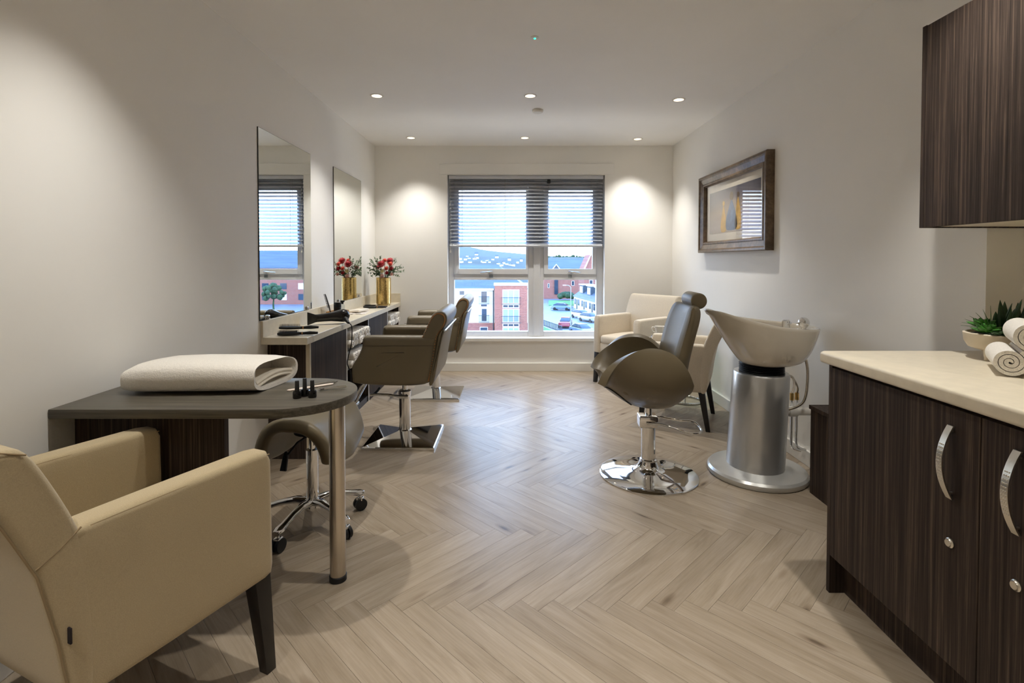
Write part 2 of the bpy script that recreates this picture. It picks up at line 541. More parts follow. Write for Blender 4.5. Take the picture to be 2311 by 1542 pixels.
# shallow plaster boxing over the window head
struct(MB().box(-0.755, 1.09, YB - 0.012, YB, WZ1 + 0.004, 2.20).build('trim_1', M['wall'], smooth=False, bevel=0.002))

# ceiling sheet with round cut-outs for the recessed lamps
DOWN = [(-0.985, 5.05), (0.137, 5.05), (1.262, 5.10), (-0.985, 3.77), (0.142, 3.77), (1.262, 3.86),
        (-0.95, 1.56), (0.14, 1.80), (1.18, 1.56), (-0.95, 0.10), (0.14, 0.10), (1.18, 0.10)]  # last three are unseen downlights added to lift the bounced light
bm = bmesh.new()
edges = []
def loop(pts):
    vv = [bm.verts.new((x, y, ZC)) for x, y in pts]
    for i in range(len(vv)):
        edges.append(bm.edges.new((vv[i], vv[(i + 1) % len(vv)])))
loop([(XL, YF), (XA, YF), (XA, YB), (XL, YB)])
for x, y in DOWN:
    loop([(x + 0.041 * math.cos(2 * PI * k / 24), y + 0.041 * math.sin(2 * PI * k / 24)) for k in range(24)])
bmesh.ops.triangle_fill(bm, use_beauty=True, edges=edges, normal=(0, 0, -1))
me = bpy.data.meshes.new('ceiling'); bm.to_mesh(me); bm.free()
me.materials.append(M['ceiling'])
ceil_o = bpy.data.objects.new('ceiling', me); COL.objects.link(ceil_o); struct(ceil_o)
slab = MB().box(XL - 0.15, XA + 0.15, YF - 0.15, YB + WT, ZC + 0.11, ZC + 0.22).build('ceiling_void_deck', M['ceiling'], smooth=False, parent=ceil_o)

# ---- floor: herringbone planks on a dark bed
fl = struct(MB().box(XL, XA, YF, YB, -0.06, -0.0045).build('floor', M['subfloor'], smooth=False))
PL, PW = 0.662, 0.0808
S2 = math.sqrt(0.5)
def clip_poly(poly, ax, lim, keep_less):
    out = []
    for i in range(len(poly)):
        a, b = poly[i], poly[(i + 1) % len(poly)]
        ia = (a[ax] <= lim) if keep_less else (a[ax] >= lim)
        ib = (b[ax] <= lim) if keep_less else (b[ax] >= lim)
        if ia: out.append(a)
        if ia != ib:
            t = (lim - a[ax]) / (b[ax] - a[ax])
            out.append((a[0] + (b[0] - a[0]) * t, a[1] + (b[1] - a[1]) * t))
    return out
# herringbone in its own axes (p,q); rows of teeth run along world X, ridge rows 0.468 m apart in Y
O = Vector((-0.195, 1.745))
ep, eq = Vector((S2, S2)), Vector((S2, -S2))     # plank directions in the room
planks = []
gap = 0.0004
for row in range(-5, 6):
    for k in range(-45, 46):
        for typ in (0, 1):
            if typ == 0:      # runs along p
                c = (k * PW + PL / 2 + row * PL, k * PW + PW / 2 - row * PL); d = 0
            else:             # runs along q
                c = (k * PW + PW / 2 + row * PL, (k + 1) * PW + PL / 2 - row * PL); d = 1
            # q axis is mirrored so that the teeth advance along world X
            wc = O + ep * c[0] + eq * c[1]
            dirv = ep if d == 0 else eq
            nrm = Vector((-dirv.y, dirv.x))
            hl, hw = PL / 2 - gap, PW / 2 - gap
            corners = [tuple(wc + dirv * a + nrm * b) for a, b in ((-hl, -hw), (hl, -hw), (hl, hw), (-hl, hw))]
            poly = corners
            for ax, lim, less in ((0, XA - 0.001, True), (0, XL + 0.001, False), (1, YB - 0.001, True), (1, YF + 0.001, False)):
                poly = clip_poly(poly, ax, lim, less)
                if len(poly) < 3: break
            if len(poly) < 3: continue
            if wc.y > YA and min(p[0] for p in poly) < XR:
                poly = clip_poly(poly, 0, XR - 0.001, True)
            elif wc.y > YA + 0.2:
                continue
            if len(poly) < 3: continue
            ar = abs(sum(poly[i][0] * poly[(i + 1) % len(poly)][1] - poly[(i + 1) % len(poly)][0] * poly[i][1] for i in range(len(poly)))) / 2
            if ar < 0.0004: continue
            planks.append((wc, dirv, nrm, poly))
def plank_mesh(poly, wc=None, dirv=None, nrm=None, z0=-0.0045, z1=0.0):
    if wc is not None:
        loc = [((Vector(p) - wc).dot(dirv), (Vector(p) - wc).dot(nrm)) for p in poly]
    else:
        loc = poly
    n = len(loc)
    v = [(a, b, z0) for a, b in loc] + [(a, b, z1) for a, b in loc]
    f = [tuple(range(n - 1, -1, -1)), tuple(range(n, 2 * n))] + [(i, (i + 1) % n, n + (i + 1) % n, n + i) for i in range(n)]
    return v, f
planks.sort(key=lambda t: (0 if t[0].y > 1.15 else 1, (t[0] - Vector((0, 1.2))).length))
rest = MB()
for i, (wc, dirv, nrm, poly) in enumerate(planks):
    if i < 299 and wc.y > 0.9:
        v, f = plank_mesh(poly, wc, dirv, nrm)
        me = bpy.data.meshes.new('plank'); me.from_pydata(v, [], f); me.materials.append(M['plank'])
        o = bpy.data.objects.new('plank', me); COL.objects.link(o)
        o.parent = fl; o.location = (wc.x, wc.y, 0)
        o.rotation_euler = (0, 0, math.atan2(dirv.y, dirv.x))
    else:
        v, f = plank_mesh(poly); rest.add(v, f)
rest.build('planks_beyond', M['plank'], fl, smooth=False, weld=False, kind='stuff')

# ---- skirting boards
def skirting(name, x0, x1, y0, y1):
    struct(MB().box(x0, x1, y0, y1, 0.0, 0.088).build(name, M['trim'], smooth=False, bevel=0.003))
skirting('baseboard_left', XL, XL + 0.015, YF, 3.0)
skirting('baseboard_right', XR - 0.015, XR, YA + 0.02, YB)
skirting('baseboard_back', -1.16, XR - 0.015, YB - 0.015, YB)

# ---- window: frame, two top-hung sashes over two fixed lights
YW = 5.52
def wz(py): return on_y(1153, py, YW).z
def wx(px): return on_y(px, 588, YW).x
win = thing('window_1', 'white plastic window with two opening sashes over two fixed panes', 'window', (0, 0, 0)); win['kind'] = 'structure'
def bar(name, px0, px1, py0, py1, y0=YW, y1=YW + 0.07, parent=win, bev=0.004):
    return MB().box(wx(px0), wx(px1), y0, y1, wz(py1), wz(py0)).build(name, M['upvc'], parent, smooth=False, bevel=bev)
fx0, fx1 = WX0 + 0.001, WX1 - 0.001
fz0, fz1 = WZ0 + 0.035, WZ1 - 0.001
MB().box(fx0, wx(1025), YW, YW + 0.07, fz0, fz1).build('frame_stile', M['upvc'], win, smooth=False, bevel=0.004)
MB().box(wx(1346), fx1, YW, YW + 0.07, fz0, fz1).build('frame_stile', M['upvc'], win, smooth=False, bevel=0.004)
MB().box(wx(1192), wx(1227), YW, YW + 0.07, fz0, fz1).build('mullion', M['upvc'], win, smooth=False, bevel=0.004)
MB().box(wx(1204), wx(1219), YW - 0.014, YW - 0.0005, fz0, fz1).build('mullion_cover', M['upvc'], win, smooth=False, bevel=0.005)
for a, b in ((1025.2, 1191.8), (1227.2, 1345.8)):
    bar('frame_rail', a, b, 748, 775)
    MB().box(wx(a), wx(b), YW, YW + 0.07, wz(418), fz1).build('frame_rail', M['upvc'], win, smooth=False, bevel=0.004)
    bar('transom', a, b, 619, 632)
for (a, b, ga, gb, hx) in ((1025.4, 1191.6, 1036, 1187, 1107), (1227.4, 1345.6, 1237, 1337, 1287)):
    sash = MB()
    Y0, Y1 = YW - 0.012, YW + 0.05
    sash.box(wx(a), wx(ga), Y0, Y1, wz(618.8), wz(418.2)).box(wx(gb), wx(b), Y0, Y1, wz(618.8), wz(418.2))
    sash.box(wx(ga), wx(gb), Y0, Y1, wz(618.8), wz(607)).box(wx(ga), wx(gb), Y0, Y1, wz(430), wz(418.2))
    so = sash.build('sash', M['upvc'], win, smooth=False, weld=False)
    MB().box(wx(ga) - 0.004, wx(gb) + 0.004, YW + 0.02, YW + 0.026, wz(607) - 0.004, wz(430) + 0.004).build('pane', M['pane'], so, smooth=False)
    hd = MB().rbox((wx(hx), Y0 - 0.012, wz(614)), (0.05, 0.024, 0.022), 0.008)
    hd.tube([(wx(hx), Y0 - 0.022, wz(614)), (wx(hx) + (0.06 if hx > 1200 else -0.06), Y0 - 0.03, wz(615)), (wx(hx) + (0.11 if hx > 1200 else -0.11), Y0 - 0.03, wz(615.5))], [0.009, 0.008, 0.006], 8)
    hd.build('handle', M['chrome'], so)
for a, b in ((1025.2, 1191.8), (1227.2, 1345.8)):
    MB().box(wx(a) + 0.001, wx(b) - 0.001, YW + 0.03, YW + 0.036, wz(748), wz(632)).build('pane', M['pane'], win, smooth=False)
    MB().box(wx((a + b) / 2) - 0.02, wx((a + b) / 2) + 0.02, YW - 0.006, YW - 0.0005, wz(627), wz(620)).build('catch_plate', M['clear'], win, smooth=False)
sill = MB().box(WX0 - 0.03, WX1 + 0.03, YB - 0.03, YB + 0.0, WZ0 + 0.004, WZ0 + 0.034).box(WX0 + 0.001, WX1 - 0.001, YB, YW + 0.08, WZ0 + 0.004, WZ0 + 0.034)
sill.build('window_sill', M['trim'], win, smooth=False, weld=False)

# ---- venetian blind
bl = thing('venetian_blind', 'silver venetian blind lowered over the upper half of the window', 'blind', (0, YB + 0.05, 0))
def bz(py): return on_y(1153, py, YB + 0.05).z
bx0, bx1 = WX0 + 0.012, WX1 - 0.012
MB().box(bx0, bx1, -0.028, 0.028, bz(405), WZ1 - 0.002).build('head_rail', M['slat'], bl, smooth=False, bevel=0.002)
n_sl = 18
zt, zb = bz(410.5), bz(549)
cs = [(-0.0225, -0.0148), (-0.0115, -0.0062), (0.0, 0.0), (0.0115, 0.0058), (0.0225, 0.0132)]
sm = MB()
th = 0.0009
tops = [(y, z + th) for y, z in cs]; bots = [(y, z - th) for y, z in cs]
prof = tops + bots[::-1]
sm.rings([[(bx0 + 0.004, y, z) for y, z in prof], [(bx1 - 0.004, y, z) for y, z in prof]])
slat0 = sm.build('slat', M['slat'], bl)
for i in range(n_sl):
    o = slat0 if i == 0 else slat0.copy()
    if i: COL.objects.link(o)
    o.location = (0, 0, zt + (zb - zt) * i / (n_sl - 1))
    o.rotation_euler = (0, R(random.uniform(-0.05, 0.05)), 0)
MB().rbox(((bx0 + bx1) / 2, 0, bz(555.5)), (bx1 - bx0 - 0.01, 0.05, 0.022), 0.006).build('bottom_rail', M['slat'], bl)
for px in (1043, 1140, 1238, 1334):
    x = on_y(px, 500, YB + 0.05).x
    MB().cyl((x, -0.027, bz(405)), (x, -0.027, bz(556)), 0.0014, n=6).build('ladder_cord', M['cord'], bl)
    MB().cyl((x, 0.027, bz(405)), (x, 0.027, bz(556)), 0.0014, n=6).build('ladder_cord', M['cord'], bl)
xk = on_y(1238, 410, YB + 0.05).x
MB().rbox((xk, -0.04, bz(411)), (0.035, 0.022, 0.045), 0.008).build('cord_lock', M['rubber'], bl)
MB().cyl((bx0 + 0.02, -0.034, bz(405)), (bx0 + 0.02, -0.034, bz(566)), 0.0014, n=6).lathe([(0.0, 0.0), (0.008, -0.002), (0.01, -0.022), (0.0, -0.026)], (bx0 + 0.02, -0.034, bz(566)), 10).build('pull_cord', M['cord'], bl)

# ---- recessed downlights
def downlight(x, y, label):
    t = thing('downlight', label, 'downlight', (x, y, ZC), 0, 'recessed downlights in the ceiling')
    tp_ = [(0.0368, -0.0005), (0.037, -0.004), (0.046, -0.004), (0.050, -0.0015), (0.050, -0.0005), (0.0368, -0.0005)]
    MB().rings([[(r_ * math.cos(2 * PI * j / 28), r_ * math.sin(2 * PI * j / 28), z) for j in range(28)] for r_, z in tp_], False, False).build('trim_ring', M['white_plastic'], t)
    prof = [(0.0365, -0.002), (0.034, 0.02), (0.026, 0.045)]
    rings = [[(r_ * math.cos(2 * PI * j / 24), r_ * math.sin(2 * PI * j / 24), z) for j in range(24)] for r_, z in prof]
    MB().rings(rings, False, False).build('reflector', M['white_plastic'], t)
    MB().lathe([(0.0, 0.008), (0.022, 0.010), (0.031, 0.018), (0.026, 0.04), (0.0, 0.042)], n=20).build('lamp', M['lamp_glow'], t)
    ld = bpy.data.lights.new('downlight_beam', 'SPOT')
    ld.energy = SPOT_W; ld.color = LAMP_COL; ld.spot_size = R(92); ld.spot_blend = 1.0; ld.shadow_soft_size = 0.022
    lo = bpy.data.objects.new('downlight_beam', ld); COL.objects.link(lo); lo.parent = t
    lo.location = (0, 0, -0.012)
rows = {0: 'in the row nearest the window', 1: 'in the row over the styling chairs', 2: 'in the row over the nail table', 3: 'in the added unseen row at the door end'}
cols = {0: 'on the mirror wall side', 1: 'on the centre line', 2: 'on the picture wall side'}
for i, (x, y) in enumerate(DOWN):
    r_ = i // 3
    cidx = i % 3
    downlight(x, y, 'recessed round ceiling downlight ' + rows[r_] + ' ' + cols[cidx])
sd = thing('smoke_detector', 'flat round white smoke detector on the ceiling', 'detector', (0.216, on_z(1213, 248, ZC).y, ZC))
MB().lathe([(0.0, -0.002), (0.045, -0.002), (0.045, -0.014), (0.036, -0.024), (0.0, -0.026)][::-1], n=28).build('body', M['white_plastic'], sd)
el = on_z(1207, 84, ZC)
ind = thing('emergency_light', 'tiny round ceiling emergency light glowing green', 'emergency light', (el.x, el.y, ZC))
MB().lathe([(0.0, 0.0), (0.022, 0.0), (0.022, -0.003), (0.012, -0.006), (0.0, -0.006)][::-1], n=24).build('bezel', M['white_plastic'], ind)
MB().sphere((0, 0, -0.006), 0.006, 10, 6).build('led', M['led'], ind)
# ================================================================ FURNITURE
# ---------------------------------------------------------------- upholstered armchairs
def armchair(name, label, cx, cy, fx, fy, fab, detail=True, group=None):
    """local +Y is the way the chair faces"""
    t = thing(name, label, 'armchair', (cx, cy, 0), math.atan2(fy, fx) - PI / 2, group)
    HWD, AT = 0.28, 0.075
    for sgn in (-1, 1):
        out = [(-0.195, 0.29), (0.0, 0.285), (0.26, 0.285), (0.283, 0.292), (0.289, 0.32), (0.287, 0.48), (0.285, 0.615), (0.272, 0.643), (0.24, 0.648), (0.0, 0.650), (-0.16, 0.650), (-0.235, 0.640), (-0.243, 0.58), (-0.215, 0.42)]
        xm = sgn * (HWD - AT / 2)
        a = MB().pillow(out, AT, 0.018, lambda p, q, d: (xm + d, p, q), 4, 0.004).build('arm', fab, t)
        if detail:
            for xx in (HWD - 0.004, HWD - AT + 0.004):
                MB().tube([(sgn * xx, 0.276, 0.634), (sgn * xx, 0.0, 0.641), (sgn * xx, -0.16, 0.641)], 0.0016, 6).build('arm_seam', M['piping'], a)
    # seat block and cushion
    MB().rbox((0, 0.04, 0.335), (2 * (HWD - AT) + 0.004, 0.47, 0.10), 0.012).build('seat_base', fab, t)
    MB().rbox((0, 0.045, 0.42), (2 * (HWD - AT) - 0.004, 0.475, 0.085), 0.03, 4, 4,
              lambda w: (w.x, w.y, w.z + (0.012 * (1 - (w.x / 0.21) ** 2) * (1 - (w.y / 0.24) ** 2) if w.z > 0 else 0))).build('seat_cushion', fab, t)
    # backrest: side profile swept across the width
    bp = [(-0.150, 0.40), (-0.160, 0.55), (-0.180, 0.648), (-0.225, 0.76), (-0.258, 0.822), (-0.285, 0.838), (-0.325, 0.836), (-0.343, 0.822), (-0.330, 0.77), (-0.285, 0.67), (-0.252, 0.585), (-0.222, 0.44), (-0.200, 0.30), (-0.160, 0.295)]
    b = MB().pillow(catmull(bp, 3), 2 * HWD + 0.004, 0.016, lambda p, q, d: (d, p, q), 4).build('backrest', fab, t)
    if detail:
        for sgn in (-1, 1):
            x = sgn * (HWD + 0.001)
            MB().tube([(x, -0.338, 0.825), (x, -0.328, 0.77), (x, -0.285, 0.67), (x, -0.250, 0.585), (x, -0.220, 0.44), (x, -0.200, 0.30)], 0.0022, 6).build('back_seam', M['piping'], b)
            MB().tube([(x, -0.252, 0.60), (x, -0.215, 0.62), (x, -0.178, 0.648)], 0.0018, 6).build('corner_seam', M['piping'], b)
            MB().tube([(x, -0.262, 0.822), (x, -0.30, 0.838), (x, -0.338, 0.825)], 0.0018, 6).build('top_seam', M['piping'], b)
        MB().rbox((HWD + 0.006, -0.203, 0.445), (0.012, 0.004, 0.032), 0.0015).build('side_tag', M['hem_tag'], b)
    for sx in (-1, 1):
        for y, yb, tw in ((0.255, 0.285, 0.05), (-0.165, -0.215, 0.046)):
            x = sx * 0.247; xb = sx * 0.252; w = tw / 2; wb = 0.0155
            MB().hexa([(xb - wb, yb - wb, 0), (xb + wb, yb - wb, 0), (xb + wb, yb + wb, 0), (xb - wb, yb + wb, 0)],
                      [(x - w, y - w, 0.30), (x + w, y - w, 0.30), (x + w, y + w, 0.30), (x - w, y + w, 0.30)]).build('leg', M['blackwood'], t, bevel=0.002)
    return t
armchair('armchair', 'beige upholstered armchair with dark tapered legs drawn up to the nail table', -1.045, 1.282, 0.40, 0.917, M['fabric'])
armchair('armchair', 'pale beige armchair with its back in the corner beside the window', 1.20, 4.90, -0.80, -0.60, M['fabric_pale'], False)
armchair('armchair', 'pale beige armchair behind the swivel wash chair with its back to the picture wall', 1.28, 3.78, -0.9, 0.43, M['fabric_pale'], False).scale = (0.92, 0.92, 0.92)

# ---------------------------------------------------------------- nail table
TZ = 0.717
TCX, TCY, TR = -0.762, 1.785, 0.212
nt_ = thing('nail_table', 'dark wood nail table with a rounded end on one steel leg', 'table', (0, 0, 0))
out = [(XL + 0.002, TCY - TR), (TCX - 0.1, TCY - TR)] + [(TCX + TR * math.cos(a), TCY + TR * math.sin(a)) for a in [R(-90 + 180 * k / 28) for k in range(29)]] + [(XL + 0.002, TCY + TR)]
MB().pillow(out, 0.030, 0.003, lambda a, b, d: (a, b, TZ - 0.015 + d), 2).build('tabletop', M['darkwood_x'], nt_)
MB().box(XL + 0.002, -0.945, 1.668, 1.694, 0.12, TZ - 0.0305).build('support_panel', M['darkwood_v'], nt_, smooth=False, bevel=0.001)
lp = on_z(763, 1308, 0)
MB().cyl((lp.x, lp.y, 0.02), (lp.x, lp.y, TZ - 0.0305), 0.0285, n=32).build('leg', M['steel'], nt_)
MB().lathe([(0.0, 0.0), (0.031, 0.0), (0.0315, 0.018), (0.029, 0.021), (0.0, 0.021)], (lp.x, lp.y, 0), 32).build('foot_cap', M['rubber'], nt_)

# folded towel: a fat folded slab, open loop at the end towards the room
tw = thing('folded_towel', 'thick folded white towel lying on the nail table', 'towel', (-1.095, 1.862, TZ), R(3))
def towel_ring(x, w, h, z0=0.0, n=28):
    ring = []
    for j in range(n):
        a = 2 * PI * j / n
        ca, sa = math.cos(a), math.sin(a)
        y = w * (abs(ca) ** 0.62) * (1 if ca > 0 else -1)
        z = z0 + h / 2 + h / 2 * (abs(sa) ** 0.7) * (1 if sa > 0 else -1)
        if sa > 0: z -= 0.016 * (ca * 0.5 + 0.0)
        ring.append((x, y, max(z, 0.001)))
    return ring
st = [(-0.272, 0.05, 0.030, 0.028), (-0.266, 0.085, 0.052, 0.014), (-0.25, 0.112, 0.075, 0.006), (-0.215, 0.128, 0.098, 0.001), (-0.15, 0.134, 0.109, 0), (-0.05, 0.137, 0.112, 0), (0.06, 0.137, 0.111, 0), (0.15, 0.135, 0.107, 0), (0.205, 0.130, 0.100, 0)]
rings_ = []
for x, w, h, z0 in st:
    rings_.append([(p[0] + (0.055 * ((p[1] + 0.13) / 0.26) if x > 0.1 else 0), p[1], p[2]) for p in towel_ring(x, w, h, z0)])
body = MB(); body.rings(rings_, True, False)
# open end: an upper loop and a lower fold
last = rings_[-1]
inn = [(p[0] - 0.002, p[1] * 0.90, 0.012 + (p[2]) * 0.86) for p in last]
inn2 = [(p[0] - 0.09, p[1] * 0.82, 0.016 + p[2] * 0.78) for p in last]
body.rings([last, inn, inn2], False, True)
body.build('pile', M['towel'], tw, angle=60)
fold = MB()
for zc, hh in ((0.030, 0.016), (0.017, 0.010)):
    pth = []
    for k in range(17):
        u = k / 16.0
        y = -0.10 + 0.21 * u
        pth.append((0.205 + 0.055 * ((y + 0.13) / 0.26) - 0.012, y, zc + 0.018 * math.sin(u * PI * 0.9)))
    rr = []
    for p in pth:
        rr.append([(p[0] + dx, p[1], p[2] + dz) for dx, dz in ((-0.12, -hh / 2), (0.0, -hh / 2), (0.004, 0), (0.0, hh / 2), (-0.12, hh / 2))])
    fold.rings(rr)
fold.build('inner_fold', M['towel_edge'], tw)

# nail polish bottles, file, nippers
def polish(px, py, h, label):
    p = on_z(px, py, TZ)
    t = thing('nail_polish_bottle', label, 'nail polish', (p.x, p.y, TZ), 0, 'nail polish bottles on the nail table')
    MB().lathe([(0.0, 0.0), (0.0125, 0.0), (0.0138, 0.002), (0.0138, 0.021), (0.012, 0.0245), (0.007, 0.0255), (0.0, 0.0255)], n=20).build('bottle', M['black'], t)
    MB().lathe([(0.0, 0.0256), (0.0072, 0.0256), (0.0066, h - 0.001), (0.0058, h), (0.0, h)], n=18).build('cap', M['black_matt'], t)
polish(670.5, 899, 0.059, 'black nail polish bottle of the trio, on the towel side')
polish(688, 894, 0.061, 'black nail polish bottle of the trio, standing in the middle towards the window')
polish(705, 897, 0.058, 'black nail polish bottle of the trio, on the nippers side')
p = on_z(700, 872, TZ); q = on_z(672, 884, TZ)
tag(MB().pillow([(-0.075, -0.009), (0.075, -0.009), (0.083, 0), (0.075, 0.009), (-0.075, 0.009), (-0.083, 0)], 0.004, 0.0015, lambda a, b, d: (a, b, d + 0.002), 2).build('nail_file', M['file'], loc=(p.x + 0.01, p.y - 0.02, TZ), rot=(0, 0, R(38))), 'flat pale pink nail file lying behind the polish bottles', 'nail file')
nip = thing('cuticle_nippers', 'small steel cuticle nippers on the rounded end of the nail table', 'nippers', tuple(on_z(745, 880, TZ)), R(28))
MB().tube([(-0.022, 0, 0.005), (0.0, 0.004, 0.006), (0.03, 0.011, 0.006), (0.055, 0.008, 0.006)], [0.0032, 0.0035, 0.003, 0.0022], 8).build('handle', M['chrome'], nip)
MB().tube([(-0.022, 0, 0.005), (0.0, -0.004, 0.006), (0.03, -0.009, 0.006), (0.055, -0.006, 0.006)], [0.0032, 0.0035, 0.003, 0.0022], 8).build('handle', M['chrome'], nip)
MB().tube([(-0.022, 0, 0.005), (-0.034, 0.006, 0.006), (-0.036, 0.016, 0.010)], [0.0045, 0.004, 0.0015], 8).tube([(-0.022, 0, 0.005), (-0.034, -0.005, 0.005), (-0.040, 0.002, 0.005)], [0.0045, 0.004, 0.0015], 8).build('jaws', M['chrome'], nip)
pr = on_z(735, 866, TZ)
tag(MB().tube([(-0.04, 0, 0.003), (0.0, 0, 0.003), (0.035, 0, 0.003), (0.045, 0, 0.0025)], [0.0028, 0.0028, 0.0022, 0.001], 8).build('cuticle_pusher', M['chrome'], loc=(pr.x, pr.y, TZ), rot=(0, 0, R(35))), 'thin steel cuticle pusher lying beside the nail file', 'cuticle pusher')

# ---------------------------------------------------------------- saddle stool on castors
ss = thing('saddle_stool', 'taupe leather saddle stool on a five-star chrome base under the nail table', 'stool', (-0.885, 2.25, 0), R(-8))
def saddle(u, v):
    hw = 0.190 - 0.030 * max(0, v) - 0.012 * max(0, -v) ** 2
    x = hw * math.sin(u * 1.42) / math.sin(1.42)
    drop = 0.205 * (abs(u) ** 2.1)
    z = 0.520 - drop + 0.030 * v * v + (0.02 * max(0, v)) - 0.02 * max(0, -v) * (1 - abs(u))
    y = 0.185 * v + 0.02 * abs(u)
    return (x, y, z)
us = [-1 + 2 * k / 24 for k in range(25)]; vv_ = [-1 + 2 * k / 14 for k in range(15)]
so = MB().grid(saddle, us, vv_).build('seat', M['leather'], ss)
md = so.modifiers.new('pad', 'SOLIDIFY'); md.thickness = 0.055; md.offset = -1
md = so.modifiers.new('soft', 'BEVEL'); md.width = 0.018; md.segments = 3; md.limit_method = 'ANGLE'; md.angle_limit = R(50)
MB().lathe([(0.0, 0.43), (0.075, 0.43), (0.075, 0.42), (0.03, 0.405), (0.0, 0.405)][::-1], n=24).build('seat_plate', M['rubber'], ss)
MB().lathe([(0.0, 0.10), (0.026, 0.10), (0.026, 0.34), (0.0, 0.34)], n=24).build('gas_column', M['chrome'], ss)
MB().lathe([(0.0, 0.34), (0.014, 0.34), (0.014, 0.405), (0.0, 0.405)], n=20).build('piston', M['chrome'], ss)
lv = MB().tube([(0, 0, 0.41), (-0.04, -0.05, 0.385), (-0.062, -0.085, 0.345)], 0.005, 8)
lo_ = lv.build('height_lever', M['rubber'], ss)
MB().pillow([(-0.014, -0.035), (0.014, -0.035), (0.012, 0.02), (0.004, 0.04), (-0.004, 0.04), (-0.010, 0.02)], 0.014, 0.004, lambda a, b, d: (-0.071 + a, -0.098 + d + 0.3 * b, 0.318 + b), 3).build('lever_paddle', M['rubber'], lo_)
MB().lathe([(0.0, 0.075), (0.034, 0.075), (0.036, 0.095), (0.03, 0.125), (0.0, 0.125)], n=24).build('hub', M['chrome'], ss)
for k in range(5):
    a = R(-97 + 72 * k)
    dx, dy = math.cos(a), math.sin(a)
    P = lambda r_, z, o=0.0: (dx * r_ - dy * o, dy * r_ + dx * o, z)
    rr = []
    for r_, z, w, h in ((0.02, 0.108, 0.026, 0.036), (0.07, 0.116, 0.020, 0.030), (0.135, 0.106, 0.017, 0.026), (0.19, 0.090, 0.019, 0.026), (0.216, 0.084, 0.024, 0.030), (0.236, 0.080, 0.016, 0.020)):
        rr.append([P(r_, z + h / 2 * math.sin(2 * PI * j / 12), w * math.cos(2 * PI * j / 12)) for j in range(12)])
    leg = MB().rings(rr).build('base_arm', M['chrome'], ss)
    c = Vector(P(0.220, 0.030))
    MB().cyl(c + Vector((0, 0, 0.02)), c + Vector((0, 0, 0.05)), 0.006, n=10).rbox((c.x, c.y, 0.052), (0.03, 0.03, 0.016), 0.006).build('castor_fork', M['chrome'], leg)
    ax = Vector((-dy, dx, 0))
    ww = MB()
    for o in (-0.011, 0.011):
        ww.cyl(c + ax * (o - 0.007) + Vector((0, 0, -0.002)), c + ax * (o + 0.007) + Vector((0, 0, -0.002)), 0.028, n=18)
    ww.build('castor_wheel', M['rubber'], leg)

